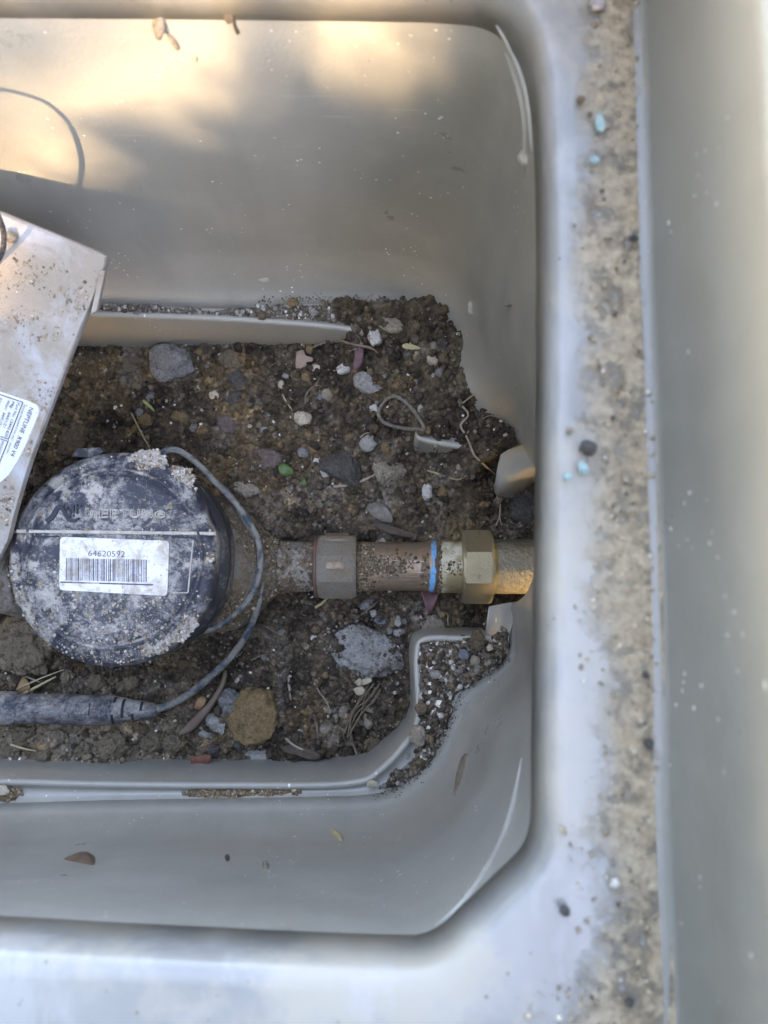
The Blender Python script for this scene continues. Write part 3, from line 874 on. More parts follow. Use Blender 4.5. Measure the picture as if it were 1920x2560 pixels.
dirt_patch('shelf_dirt', [(1046, 1602), (1120, 1600), (1216, 1600), (1250, 1575), (1262, 1565), (1272, 1590), (1268, 1640), (1205, 1692), (1142, 1738), (1112, 1822), (1070, 1898), (1008, 1955), (940, 1976), (965, 1950), (1030, 1905), (1050, 1860), (1052, 1790), (1046, 1700)], ZB - .001, .0075, ((.06, .047, .036), (.13, .10, .073)),
           'dark crumbly soil heaped in the near corner of the flange', ng=5200, gmax=.0013, seed=23, edge=.005)
SANDY = [(5, (.24, .17, .10)), (3, (.17, .12, .075)), (1, (.4, .35, .28))]
dirt_patch('sand_patch', [(445, 1982), (520, 1975), (580, 1970), (640, 1964), (700, 1966), (762, 1974), (752, 1988), (690, 1994), (600, 1996), (500, 1995)], ZB - .002, .0032, ((.17, .12, .075), (.25, .18, .11)), 'thin patch of tan sand on the near bottom flange', table=SANDY, ng=900, gmax=.0008, seed=33, edge=.003)
dirt_patch('sand_patch', [(-60, 1968), (20, 1966), (58, 1980), (45, 2000), (0, 2008), (-60, 2010)], ZB - .002, .0036, ((.17, .12, .075), (.25, .18, .11)), 'small heap of tan sand at the left end of the near flange', table=SANDY, ng=300, gmax=.0008, seed=43, edge=.003)
MUDPX = [(1490, -200), (1482, 0), (1488, 260), (1465, 500), (1430, 560), (1490, 680), (1480, 860), (1500, 1080), (1478, 1450), (1440, 1540), (1484, 1780), (1470, 2020), (1400, 2085), (1440, 2190), (1450, 2400), (1300, 2520), (1290, 2620), (1640, 2620), (1645, 1500), (1640, 700), (1600, 0), (1600, -200)]
mp = np.array(MUDPX, float)
qx = mp[:, 0].min() + np.ptp(mp[:, 0]) * RNG.random(3600); qy = mp[:, 1].min() + np.ptp(mp[:, 1]) * RNG.random(3600)
kk = inside(MUDPX, qx + RNG.normal(size=3600) * 14, qy); qx, qy = qx[kk], qy[kk]
pos = np.array([tuple(P(a, b, ZL + .0004)) for a, b in zip(qx, qy)])
sz = .00014 + .0006 * RNG.random(len(pos)) ** 7
grains('dried_mud_grains', pos, sz, pick(len(pos), [(6, (.31, .25, .175)), (3, (.22, .17, .115)), (.4, (.09, .075, .06)), (1, (.42, .38, .31))]), M['sand'], 'loose tan grit along the dried mud on the right lid ledge', 'dirt')
# fine soil splashed on the plastic just above the ground line
pos = []
LINE = [(640, 757), (760, 752), (900, 757), (1010, 766), (1085, 806), (1118, 866), (1130, 960), (1152, 1010), (1205, 1044), (1268, 1066), (1282, 1090)], [(1268, 1645), (1205, 1690), (1142, 1735), (1112, 1820), (1068, 1900), (1005, 1958), (935, 1986)]
for ln_ in LINE:
    q = crs([tuple(p) + (0.0,) for p in ln_], 260)
    for x, y, _ in q:
        for _k in range(5):
            r = abs(RNG.normal()) * 9
            dx, dy = x - 600, y - 1400; L_ = math.hypot(dx, dy)
            h_, n = hit(x + dx / L_ * r + RNG.normal() * 3, y + dy / L_ * r + RNG.normal() * 3, .0001)
            if h_ is not None: pos.append(tuple(h_))
pos = np.array(pos); sz = .00008 + .00042 * RNG.random(len(pos)) ** 5
grains('splashed_soil', pos, sz, pick(len(pos), [(4, (.08, .062, .045)), (3, (.14, .11, .08)), (1, (.3, .27, .22))]), M['crumb'], 'fine soil specks clinging to the plastic just above the ground line', 'soil')

# ------------------------------------------------------------------ stones
_rockn = [0]
def rock_mesh(level, ang, seed, amp=.22, cuts=9, rough=0.0):
    v, f = ico(level)
    rs = np.random.default_rng(seed)
    v = v.copy()
    v *= (1 + amp * fbm(v[:, 0] * 1.3 + seed, v[:, 1] * 1.3, v[:, 2] * 1.3, seed, 3))[:, None]
    for _ in range(cuts):
        n = rs.normal(size=3); n /= np.linalg.norm(n)
        d = 1 - ang * (.25 + .55 * rs.random())
        k = v @ n - d
        v -= np.where(k > 0, k * .93, 0)[:, None] * n
    v *= (1 + .06 * fbm(v[:, 0] * 4, v[:, 1] * 4, v[:, 2] * 4, seed + 5, 4, .65))[:, None]
    if rough:
        b = np.abs(fbm(v[:, 0] * 2.6, v[:, 1] * 2.6, v[:, 2] * 2.6, seed + 9, 4, .6))
        v *= (1.12 - rough * b)[:, None]
    v -= (v.max(0) + v.min(0)) / 2
    v /= (v.max(0) - v.min(0)) / 2
    return v, f
def stone(px, py, w, h, kind, label=None, hz=.7, rot=0, ang=.5, sink=.40, z=None, name='stone', group=None, cat='stone', mat=None):
    _rockn[0] += 1
    p = on_soil(px, py) if z is None else P(px, py, z)
    s = mpp(p.z)
    lv = 5 if max(w, h) > 55 else (4 if max(w, h) > 24 else 3)
    v, f = rock_mesh(lv, ang, _rockn[0] * 7 + 3, rough={'clod': .5, 'concrete': .3, 'sandy': .12, 'brown': .15, 'ochre': .15}.get(kind, .08))
    hw, hh = w * s / 2, h * s / 2
    hgt = min(hw, hh) * hz * 1.1
    a = math.radians(rot)
    x = v[:, 0] * hw; y = v[:, 1] * hh
    V = np.c_[x * math.cos(a) - y * math.sin(a) + p.x, x * math.sin(a) + y * math.cos(a) + p.y, v[:, 2] * hgt + p.z + hgt * (1 - 2 * sink)]
    o = mk(name, V, f, mat or STONE[kind], smooth=True, label=label, cat=cat, group=group)
    return o
SL = [
 (430, 906, 118, 104, 'grey', 'large rounded grey stone tight against the far flange', .7, 10, .35),
 (323, 916, 50, 48, 'clod', 'greyish clod left of the large rounded grey stone', .7, 30, .4),
 (190, 1098, 90, 96, 'brown', 'dark rounded stone in the shade between transmitter and register', .6, 0, .3),
 (378, 993, 28, 30, 'grey', 'small grey pebble just above the short green stalk', .7, -30, .3),
 (336, 983, 12, 9, 'white', 'tiny white pebble below the greyish clod in the shade', .6, 0, .4),
 (308, 950, 18, 21, 'grey', 'small grey pebble under the greyish clod', .6, 0, .4),
 (350, 1030, 22, 20, 'grey', 'small grey chip left of the green stalk', .5, 20, .5),
 (364, 1050, 38, 34, 'ochre', 'rusty brown pebble beside the thin yellow straw', .7, 0, .3),
 (372, 1093, 21, 14, 'tan', 'pale flat pebble beside the lower end of the yellow straw', .6, -5, .4),
 (488, 1070, 30, 20, 'grey', 'grey pebble with a pale streak above the register cable', .6, 15, .4),
 (535, 988, 27, 23, 'cream', 'cream rounded pebble left of a dark grey lump', .7, 0, .35),
 (577, 992, 48, 38, 'dark', 'dark grey lump right of the cream rounded pebble', .6, -20, .4),
 (566, 1062, 46, 52, 'mauve', 'mauve brown half buried stone in ochre soil', .5, 10, .3),
 (452, 1044, 52, 34, 'ochre', 'flat ochre stone right of the green stalk', .4, -10, .6),
 (576, 900, 58, 58, 'clod', 'ochre brown earth lump under the far flange', .6, 0, .35),
 (499, 880, 20, 25, 'ochre', 'small ochre pebble touching the large rounded grey stone', .7, 0, .3),
 (774, 873, 21, 30, 'ochre', 'ochre oblong pebble beside the pink chip', .7, 15, .35),
 (789, 920, 28, 21, 'cream', 'smooth cream pebble below the pink chip', .7, -8, .25),
 (765, 944, 26, 39, 'ochre', 'upright ochre yellow pebble below the smooth cream pebble', .8, 5, .25),
 (862, 921, 43, 33, 'white', 'white angular stone left of the purple leaf strip', .7, 10, .6),
 (939, 846, 42, 50, 'white', 'bright white pointed stone near the end of the flange lip', .9, -30, .7),
 (980, 815, 66, 42, 'tan', 'grey tan stone right behind the pointed white stone', .6, -15, .5),
 (918, 962, 78, 50, 'lgrey', 'knobbly grey and white stone below the purple leaf', .6, -30, .55),
 (818, 984, 36, 32, 'tan', 'smooth tan grey pebble right of a small blue pebble', .7, -40, .3),
 (801, 992, 17, 18, 'blue', 'small round blue grey pebble', .8, 0, .2),
 (757, 1046, 46, 44, 'cream', 'cream coloured rough stone lying alone mid pit', .7, 25, .6),
 (704, 962, 19, 23, 'cream', 'small pitted cream pebble with dark holes', .8, 0, .25),
 (715, 939, 17, 16, 'lgrey', 'small pale grey pebble above the pitted one', .7, 0, .4),
 (663, 1148, 88, 54, 'mauve', 'flat mauve brown stone beside the green leaf', .35, -15, .35),
 (793, 1150, 26, 15, 'white', 'small white chip touching the large dark stone', .6, 0, .6),
 (812, 1184, 24, 28, 'white', 'white pebble at the left foot of the large dark stone', .7, 20, .5),
 (861, 1160, 118, 92, 'dark', 'large dark angular stone in the middle of the pit', .55, -30, .6),
 (974, 1176, 82, 76, 'tan', 'flat tan angular stone right of the large dark stone', .5, 15, .65),
 (921, 1110, 46, 42, 'lgrey', 'white and grey crumbly stone above the flat tan stone', .7, 20, .6),
 (964, 1120, 25, 38, 'ochre', 'ochre oblong clod right of the white and grey stone', .8, 0, .3),
 (615, 1226, 78, 40, 'tan', 'tan stone half buried right of the cable loop', .4, -10, .5),
 (758, 1132, 31, 29, 'grey', 'small grey stone above left of the large dark stone', .6, 30, .5),
 (922, 1215, 46, 27, 'brown', 'brown oblong clod under the flat tan stone', .7, -15, .4),
 (661, 1075, 22, 17, 'lgrey', 'pale speck of stone in ochre soil', .6, 0, .5),
 (592, 950, 46, 60, 'dark', 'dark grey crumbling clod below the flange centre', .4, 20, .3),
 (1081, 900, 30, 31, 'cream', 'cream speckled pebble against a brown one by the wall', .8, 0, .45),
 (1109, 894, 27, 34, 'brown', 'round brown pebble against the plastic wall', .9, 0, .2),
 (1106, 858, 33, 29, 'dark', 'dark round clod against the wall corner', .9, 0, .25),
 (1098, 933, 23, 25, 'grey', 'grey pebble next to a short pale twig by the wall', .7, 0, .4),
 (1036, 955, 23, 16, 'lgrey', 'pale flat chip in the soil right of the dried pod', .6, 25, .5),
 (1066, 1228, 30, 48, 'white', 'white oblong pebble above the pipe', .8, 0, .45),
 (1107, 1228, 33, 36, 'ochre', 'round ochre clod right of the white oblong pebble', .9, 0, .25),
 (1133, 1226, 13, 14, 'grey', 'small grey pebble right of the round ochre clod', .8, 0, .2),
 (1146, 1168, 12, 18, 'tan', 'tiny tan pebble below the plastic fin', .8, 0, .3),
 (936, 1023, 22, 26, 'white', 'white chip at the left end of the dried pod', .7, 30, .6),
 (1310, 1276, 70, 88, 'dark', 'large blackish lump beside the pipe opening', .7, 0, .4),
 (1084, 1562, 63, 52, 'tan', 'tan brown angular stone below the pipe', .7, -10, .6),
 (916, 1512, 38, 30, 'grey', 'grey pebble below the copper tube', .6, 20, .4),
 (930, 1503, 17, 17, 'blue', 'small bluish pebble on a grey one below the copper tube', .9, 0, .2),
 (930, 1534, 25, 19, 'lgrey', 'pinkish grey pebble under the bluish one', .7, 10, .4),
 (952, 1550, 32, 22, 'blue', 'blue grey flat pebble left of the white oval', .6, -15, .4),
 (995, 1553, 19, 32, 'lgrey', 'white oval pebble standing below the pipe', .9, 5, .2),
 (973, 1577, 20, 18, 'grey', 'small grey pebble next to the flange corner', .8, 0, .3),
 (997, 1581, 29, 22, 'lgrey', 'light grey pebble beside the flange corner', .7, -10, .35),
 (921, 1634, 192, 128, 'concrete', 'large chalky grey lump crusted with soil', .32, -20, .35),
 (813, 1687, 18, 18, 'ochre', 'small round ochre pebble left of the chalky lump', .8, 0, .2),
 (784, 1593, 19, 17, 'white', 'white chip in the soil between cable and chalky lump', .6, 20, .6),
 (767, 1616, 23, 16, 'tan', 'tan pebble beneath the white chip', .7, -15, .4),
 (774, 1547, 13, 17, 'cream', 'glossy cream pebble below the coupling nut', .8, 0, .15),
 (923, 1772, 29, 17, 'tan', 'tan flat stone right of the root bundle', .6, -20, .5),
 (921, 1803, 26, 40, 'tan', 'upright tan stone right of the root bundle', .7, 0, .5),
 (924, 1858, 62, 40, 'brown', 'dark brown stone below the root bundle', .6, 15, .4),
 (814, 1823, 32, 27, 'tan', 'tan grey stone left of the root bundle', .6, 0, .4),
 (634, 1786, 128, 146, 'sandy', 'large sandy ochre stone with a broken lower edge', .5, -15, .6),
 (574, 1756, 62, 66, 'grey', 'grey stone leaning on the large sandy stone', .7, -30, .5),
 (543, 1808, 44, 64, 'lgrey', 'pale angular stone below the leaning grey stone', .6, 30, .65),
 (508, 1835, 33, 20, 'lgrey', 'small pale stone left of the angular pale stone', .6, -10, .5),
 (641, 1893, 62, 40, 'lgrey', 'light grey stone touching the near flange', .6, 0, .5),
 (534, 1873, 35, 34, 'dark', 'dark stone right of the reddish leaf', .7, 0, .4),
 (600, 1860, 36, 36, 'dark', 'dark clod under the large sandy stone', .7, 0, .4),
 (681, 1835, 26, 29, 'dark', 'dark round clod right of the large sandy stone', .8, 0, .3),
 (65, 1608, 190, 185, 'clod', 'big tan brown rock left of the register', .5, 20, .45),
 (54, 1835, 78, 46, 'clod', 'lumpy clay clod under the left end of the connector', .8, 0, .35),
 (282, 1866, 88, 86, 'clod', 'big lumpy clay clod against the near flange', .6, 0, .3),
 (380, 1852, 60, 56, 'clod', 'lumpy clay clod right of the biggest clod', .7, 0, .3),
 (437, 1856, 60, 48, 'clod', 'crumbly grey clay clod left of the reddish leaf', .6, 0, .3),
 (110, 1890, 40, 38, 'clod', 'small clay clod at the near flange below the straw', .8, 0, .35),
 (209, 1876, 56, 46, 'clod', 'knobbly clay clod left of the biggest clod', .8, 20, .35),
 (150, 1840, 50, 40, 'clod', 'clay clod directly below the connector', .8, 10, .35),
 (172, 1692, 38, 46, 'clod', 'brown clod between the register and the straws', .8, 0, .35),
 (243, 1706, 56, 44, 'clod', 'brown clod between register and connector', .7, 0, .35),
 (330, 1706, 46, 40, 'clod', 'loose brown clod above the connector tip', .7, 15, .35),
 (20, 1880, 38, 34, 'clod', 'small clay clod at the left picture edge by the flange', .8, 0, .35),
]
for (px, py, w, h, k, lab, hz, rot, ang) in SL:
    stone(px, py, w, h, k, lab, hz, rot, ang, name='clod' if k == 'clod' else 'stone', cat='clod' if k == 'clod' else 'stone')
SH = [
 (655, 790, 24, 23, 'brown', 'round grey brown pebble on the far flange', .9, 0, .2, ZB + .002),
 (785, 780, 28, 21, 'lgrey', 'pale stone on the far flange dirt', .8, 0, .5, ZB + .006),
 (733, 758, 32, 25, 'ochre', 'ochre clod against the far wall', .9, 0, .3, ZB + .006),
 (593, 781, 14, 13, 'lgrey', 'left of two pale pebbles on the far flange', .8, 0, .4, ZB + .002),
 (607, 780, 14, 14, 'lgrey', 'right of two pale pebbles on the far flange', .8, 0, .4, ZB + .002),
 (342, 782, 19, 11, 'grey', 'flat grey pebble at the left of the far flange', .6, 0, .4, ZB + .002),
 (1088, 1686, 28, 22, 'lgrey', 'light grey pebble on the soil in the near flange corner', .8, 0, .3, ZB + .008),
 (1193, 1601, 42, 56, 'brown', 'brown stone with pale top beside the lower torn flap', .8, 0, .5, ZB + .006),
 (1224, 1619, 18, 18, 'cream', 'small cream pebble right of the brown stone in the flange corner', .8, 0, .4, ZB + .008),
 (1187, 1652, 25, 26, 'tan', 'tan pebble below the brown stone in the flange corner', .8, 0, .4, ZB + .007),
 (1160, 1635, 32, 26, 'blue', 'bluish grey flat stone in the flange corner', .6, 0, .4, ZB + .007),
 (1052, 1768, 30, 41, 'brown', 'dark brown lump on the upright flange', .9, 0, .3, ZB + .005),
 (1045, 1838, 42, 50, 'tan', 'brown tan angular stone perched on the flange lip', .6, -20, .6, ZB + .005),
 (1078, 1850, 13, 19, 'ochre', 'small ochre seed-like pebble right of the perched tan stone', .9, 0, .2, ZB + .006),
 (1020, 1890, 12, 16, 'lgrey', 'tiny grey pebble on the flange below the perched tan stone', .9, -20, .2, ZB + .001),
 (930, 1959, 27, 18, 'cream', 'cream snail-shaped pebble at the end of the near flange', .9, 20, .3, ZB + .001),
 (5, 1975, 42, 26, 'cream', 'pale flat stone on the sand at the left end of the flange', .5, 0, .5, ZB + .003),
]
for (px, py, w, h, k, lab, hz, rot, ang, z) in SH:
    stone(px, py, w, h, k, lab, hz, rot, ang, z=z)
M['mauvew'] = m_stone('mauve_white', (.36, .32, .33), (.5, .46, .46))
LD = [(1491, 16, 44, 38, None, 'round mauve white pebble at the top of the right ledge', 'mauvew'), (1450, 254, 22, 20, 'brown', 'small brown pebble on the ledge above the teal flakes', None),
      (1474, 290, 14, 16, 'brown', 'tiny brown grain touching the upper teal flake', None), (1466, 1122, 42, 42, 'dark', 'dark brown lump on the ledge above two teal flakes', None), (1424, 1078, 20, 20, 'tan', 'tan crumb on the ledge left of the dark brown lump', None),
      (1621, 1858, 24, 26, 'dark', 'black lump on the dried mud strip', None), (1583, 598, 26, 18, 'dark', 'dark bit embedded in the upper mud strip', None), (1410, 2274, 28, 26, 'dark', 'dark crumb on the near ledge corner', None), (1612, 1686, 18, 18, 'dark', 'small dark bit in the mud below the orange stain', None),
      (1535, 2205, 24, 26, 'white', 'white crumb on the mud near the ledge corner', None), (1572, 2503, 22, 20, 'dark', 'dark crumb in the mud at the bottom right', None)]
for (px, py, w, h, k, lab, mt) in LD:
    stone(px, py, w, h, k or 'grey', lab, .9, 0, .3, z=ZL + .0012, mat=M[mt] if mt else None, sink=.2)

# many small pebbles, told apart only by colour
SOILPX = [(250, 880), (860, 880), (900, 780), (1060, 800), (1110, 900), (1140, 1020), (1260, 1080), (1230, 1180), (1330, 1260), (1330, 1330), (900, 1330), (700, 1300), (650, 1250), (560, 1130), (480, 1090), (330, 1090)]
SOILPX2 = [(660, 1540), (800, 1500), (1060, 1500), (1200, 1540), (1200, 1580), (1030, 1580), (1000, 1640), (1010, 1840), (900, 1900), (60, 1900), (40, 1840), (380, 1810), (560, 1680)]
MARKS = [('the large dark angular stone', 861, 1160), ('the flat tan stone', 974, 1176), ('the dried seed pod', 1000, 1040), ('the plastic fin', 1100, 1118), ('the coupling nut', 845, 1410), ('the copper tube', 980, 1415), ('the brass union nut', 1188, 1415), ('the green leaf', 716, 1175),
 ('the purple leaf strip', 898, 890), ('the pink chip', 755, 898), ('the pointed white stone', 939, 846), ('the chalky lump', 921, 1634), ('the large sandy stone', 634, 1786), ('the root bundle', 890, 1790), ('the connector', 200, 1772), ('the flange corner', 1040, 1610), ('the cable loop', 640, 1380),
 ('the large rounded grey stone', 430, 905), ('the cream rough stone', 757, 1045), ('the white oblong pebble', 1066, 1228), ('the tan angular stone below the pipe', 1084, 1562), ('the biggest clay clod', 282, 1866), ('the reddish leaf', 503, 1899), ('the upper torn flap', 1290, 1190), ('the far wall corner', 1110, 850),
 ('the grey bark flake', 950, 1282), ('the mauve flat stone', 663, 1148), ('the short green stalk', 375, 1016), ('the dark grey lump', 577, 992), ('the white oval pebble', 995, 1553), ('the long bark piece', 750, 1882), ('the far flange', 640, 850), ('the knobbly grey stone', 918, 962)]
USED_LABELS = set()
def place_label(kind, px, py, tail=''):
    ds = sorted(MARKS, key=lambda m: (m[1] - px) ** 2 + (m[2] - py) ** 2)
    for nm, mx, my in ds[:4]:
        dx, dy = px - mx, py - my
        v = '' if abs(dy) < .4 * abs(dx) else ('above' if dy < 0 else 'below'); h = '' if abs(dx) < .4 * abs(dy) else ('left' if dx < 0 else 'right')
        d = (v + ' ' + h).strip() + (' of' if h else '')
        far = math.hypot(dx, dy)
        for word in (('close ' if far < 70 else ('a short way ' if far < 130 else 'well ')),):
            lab = f'{kind} {word}{d} {nm}'
            if lab not in USED_LABELS:
                USED_LABELS.add(lab); return lab
    return f'{kind} ' + (v + ' ' + h).strip() + (' of ' if h else ' ') + ds[0][0]
def rnd_in(poly, n):
    a = np.array(poly, float); out = []
    while len(out) < n:
        x = a[:, 0].min() + np.ptp(a[:, 0]) * RNG.random(200); y = a[:, 1].min() + np.ptp(a[:, 1]) * RNG.random(200)
        k = inside(poly, x, y)
        out += list(zip(x[k], y[k]))
    return out[:n]
GRP = {'lgrey': ('small pale grey pebble', 'small pale grey pebbles', 46), 'white': ('tiny white stone chip', 'tiny white chips', 34), 'brown': ('small brown crumb', 'small brown crumbs', 70),
       'dark': ('small blackish crumb', 'small blackish crumbs', 70), 'ochre': ('small ochre crumb', 'small ochre crumbs', 22), 'tan': ('small tan pebble', 'small tan pebbles', 36)}
for k, (lab, grp, n) in GRP.items():
    protos = []
    for i in range(6):
        v, f = rock_mesh(3, .4, 500 + i * 13 + len(k), rough=.45 if k in ('brown', 'dark', 'ochre') else .1)
        me = bpy.data.meshes.new('pebble'); me.from_pydata((v * .5).tolist(), [], f.tolist()); me.materials.append(STONE[k]); me.update()
        me.polygons.foreach_set('use_smooth', np.ones(len(f), bool))
        protos.append(me)
    pts = rnd_in(SOILPX, int(n * .58)) + rnd_in(SOILPX2, n - int(n * .58))
    for i, (px, py) in enumerate(pts):
        p = on_soil(px, py)
        o = bpy.data.objects.new('pebble' if k in ('lgrey', 'tan', 'white') else 'crumb', protos[i % 6])
        COL.objects.link(o)
        big = {'white': 9, 'lgrey': 13, 'tan': 13}.get(k, 17)
        s = (big * (.55 + .8 * random.random())) * mpp(p.z)
        o.scale = (s, s * (.65 + .4 * random.random()), s * (.55 + .3 * random.random()))
        o.rotation_euler = (random.uniform(-.4, .4), random.uniform(-.4, .4), random.uniform(0, 6.28))
        o.location = p + Vector((0, 0, s * .12))
        tag(o, place_label(lab, px, py), 'pebble' if k in ('lgrey', 'tan', 'white') else 'crumb', grp)

# ------------------------------------------------------------------ water meter
ZRG = .072
RC = P(281, 1395, ZRG)
RR = 272 * mpp(ZRG)
meter = thing('water_meter', (RC.x, RC.y, -.02), 'round black water meter register caked in dry mud on its bronze body', 'water meter')
def flats(s, r, a):
    # the lid is cut flat in two places
    m = r
    for a0, d in ((math.radians(22), .94), (math.radians(-4), .935), (math.radians(-44), .955)):
        c = math.cos(a - a0)
        if c > .5 and r > RR * .85: m = min(m, RR * d / c * (r / RR))
    return m
def lathe_z(profile, seg=96, rf=None, jitter=0.0):
    V, Fc = [], []
    for i, (r, z) in enumerate(profile):
        for k in range(seg):
            a = 2 * math.pi * k / seg
            rr = r if rf is None else rf(z, r, a)
            V.append((RC.x + rr * math.cos(a), RC.y + rr * math.sin(a), z))
    n = len(profile)
    for i in range(n - 1):
        for k in range(seg):
            k2 = (k + 1) % seg
            Fc.append((i * seg + k, (i + 1) * seg + k, (i + 1) * seg + k2, i * seg + k2))
    Fc.append(tuple(range(seg)))
    V = np.array(V)
    if jitter:
        V[:, 2] += jitter * fbm(V[:, 0] * 160, V[:, 1] * 160, V[:, 2] * 160, 61, 3)
    return V, Fc
z0 = ZRG
pr = [(RR * .15, z0), (RR * .4, z0), (RR * .70, z0), (RR * .775, z0), (RR * .782, z0 - .0012), (RR * .80, z0 - .0012), (RR * .808, z0 + .0009), (RR * .83, z0 + .0009), (RR * .838, z0 - .0005), (RR * .90, z0 - .0006), (RR * .95, z0 - .0018), (RR * .985, z0 - .0036), (RR, z0 - .0062), (RR, z0 - .0125), (RR * .985, z0 - .0145)]
V, Fc = lathe_z(pr, 120, flats, .00022)
lid = mk('register_lid', V, Fc, M['register'], meter, smooth=True)
pr = [(RR * .96, z0 - .013), (RR * .965, z0 - .016), (RR * 1.0, z0 - .0165), (RR * 1.0, z0 - .021), (RR * .97, z0 - .0215), (RR * .965, z0 - .028), (RR * .985, z0 - .0285), (RR * .985, .034), (RR * .965, .033), (RR * .96, .022), (RR * .90, .016), (RR * .86, -.01)]
V, Fc = lathe_z(pr, 96)
mk('register_housing', V, Fc, M['register_dark'], meter, smooth=True)
# hinge strip across the lid
def strip(a, b, wpx, z, h, name, mat, parent, n=30, wob=.15):
    A, B = P(*a, z), P(*b, z)
    d = (B - A).normalized(); s = Vector((-d.y, d.x, 0)) * wpx * mpp(z) / 2
    V, Fc = [], []
    for i in range(n):
        p = A.lerp(B, i / (n - 1)); k = 1 + wob * random.uniform(-1, 1)
        V += [tuple(p - s * k - Vector((0, 0, h))), tuple(p - s * k * .8 + Vector((0, 0, h))), tuple(p + s * k * .8 + Vector((0, 0, h))), tuple(p + s * k - Vector((0, 0, h)))]
    for i in range(n - 1):
        for j in range(3): Fc.append((i * 4 + j, (i + 1) * 4 + j, (i + 1) * 4 + j + 1, i * 4 + j + 1))
    return mk(name, V, Fc, mat, parent)
strip((42, 1328), (540, 1334), 9, z0 + .0003, .0005, 'hinge_strip', M['dust'], lid)
strip((80, 1341), (150, 1341), 3, z0 + .0003, .0003, 'seam', M['slot'], lid, 10)
strip((430, 1342), (482, 1344), 3, z0 + .0003, .0003, 'seam', M['slot'], lid, 10)
strip((430, 1482), (470, 1482), 3, z0 + .0003, .0003, 'seam', M['dust'], lid, 10)
strip((470, 1482), (483, 1350), 4, z0 + .0003, .0003, 'seam', M['dust'], lid, 16)
strip((22, 1330), (40, 1329), 11, z0 - .004, .001, 'hinge_notch', M['slot'], lid, 4)
# small tab on the housing rim
pl = [P(190, 1122, .066), P(250, 1118, .066), P(262, 1128, .066), P(240, 1146, .066), P(180, 1142, .066)]
plate('housing_tab', pl, .006, M['register_dark'], meter)

def text_mesh(s):
    cu = bpy.data.curves.new('t', 'FONT'); cu.body = s; cu.size = 1.0; cu.resolution_u = 3
    o = bpy.data.objects.new('t', cu); COL.objects.link(o)
    bpy.context.view_layer.update()
    me = bpy.data.meshes.new_from_object(o.evaluated_get(bpy.context.evaluated_depsgraph_get()))
    v = np.array([x.co[:] for x in me.vertices]); f = [tuple(p.vertices) for p in me.polygons]
    bpy.data.objects.remove(o); bpy.data.curves.remove(cu); bpy.data.meshes.remove(me)
    return v, f
def write(s, pa, pb, cap, at, mat, parent, name='lettering', thick=0.0, outline=0.0):
    """lettering from pixel pa to pb (baseline) on a surface; at(px,py,off) -> world"""
    v, f = text_mesh(s)
    x0, x1 = v[:, 0].min(), v[:, 0].max()
    A, B = at(pa[0], pa[1], 0), at(pb[0], pb[1], 0)
    d = (B - A); L = d.length; d.normalize()
    n = (at(pa[0] + 20, pa[1], 0) - A).cross(at(pa[0], pa[1] - 20, 0) - A).normalized()
    u = n.cross(d)
    k = L / (x1 - x0)
    ch = cap * mpp(A.z) / .70
    pts = [A + d * ((q[0] - x0) * k) + u * (q[1] * ch) + n * thick for q in v]
    V = [tuple(p) for p in pts]; Fc = list(f)
    o = mk(name, V, Fc, mat, parent)
    if outline:
        cnt = {}
        for fc in f:
            for i in range(len(fc)):
                e = tuple(sorted((fc[i], fc[(i + 1) % len(fc)]))); cnt[e] = cnt.get(e, 0) + 1
        V2, F2 = [], []
        for (i, j), c_ in cnt.items():
            if c_ > 1: continue
            dd = (pts[j] - pts[i]); 
            if dd.length < 1e-7: continue
            sd = n.cross(dd.normalized()) * outline; m_ = len(V2)
            V2 += [tuple(pts[i] - sd + n * .00012), tuple(pts[j] - sd + n * .00012), tuple(pts[j] + sd + n * .00012), tuple(pts[i] + sd + n * .00012)]
            F2.append((m_, m_ + 1, m_ + 2, m_ + 3))
        mk('letter_edge', V2, F2, M['dust'], parent)
    return o
at_lid = lambda px, py, off=0.0: P(px, py, z0 + off)
at_lid_hi = lambda px, py, off=0.0: P(px, py, z0 + .00055 + off)
# maker's mark moulded on the lid: wave, bars, letters
def ribbon(pts, wpx, name, mat, parent, z, n=24, h=.0004):
    q = crs([list(P(a, b, z)) + [w] for (a, b), w in zip(pts, wpx)], n)
    V, Fc = [], []
    for i in range(n):
        t = q[min(i + 1, n - 1), :2] - q[max(i - 1, 0), :2]; t /= np.linalg.norm(t) + 1e-12
        s = np.array([-t[1], t[0]]) * q[i, 3] * mpp(z) / 2
        for k, zz in ((-1, -h), (-.85, h), (.85, h), (1, -h)): V.append((q[i, 0] + s[0] * k, q[i, 1] + s[1] * k, z + zz))
    for i in range(n - 1):
        for j in range(3): Fc.append((i * 4 + j, (i + 1) * 4 + j, (i + 1) * 4 + j + 1, i * 4 + j + 1))
    return mk(name, V, Fc, mat, parent, smooth=False)
mark = ribbon([(116, 1304), (132, 1290), (142, 1272), (154, 1268), (163, 1284), (172, 1298), (186, 1302), (198, 1294)], [14, 14, 13, 12, 10, 12, 9, 2], 'moulded_mark', M['emboss'], lid, z0 + .0004)
for (x, y, w, h) in ((160, 1266, 4, 10), (168, 1271, 4, 9), (176, 1284, 4, 20), (184, 1272, 4, 18), (184, 1289, 4, 8), (193, 1278, 4, 14), (193, 1264, 4, 6), (202, 1265, 5, 8)):
    ribbon([(x, y - h / 2), (x, y), (x, y + h / 2)], [w, w, w], 'moulded_bar', M['emboss'], mark, z0 + .0004, 4)
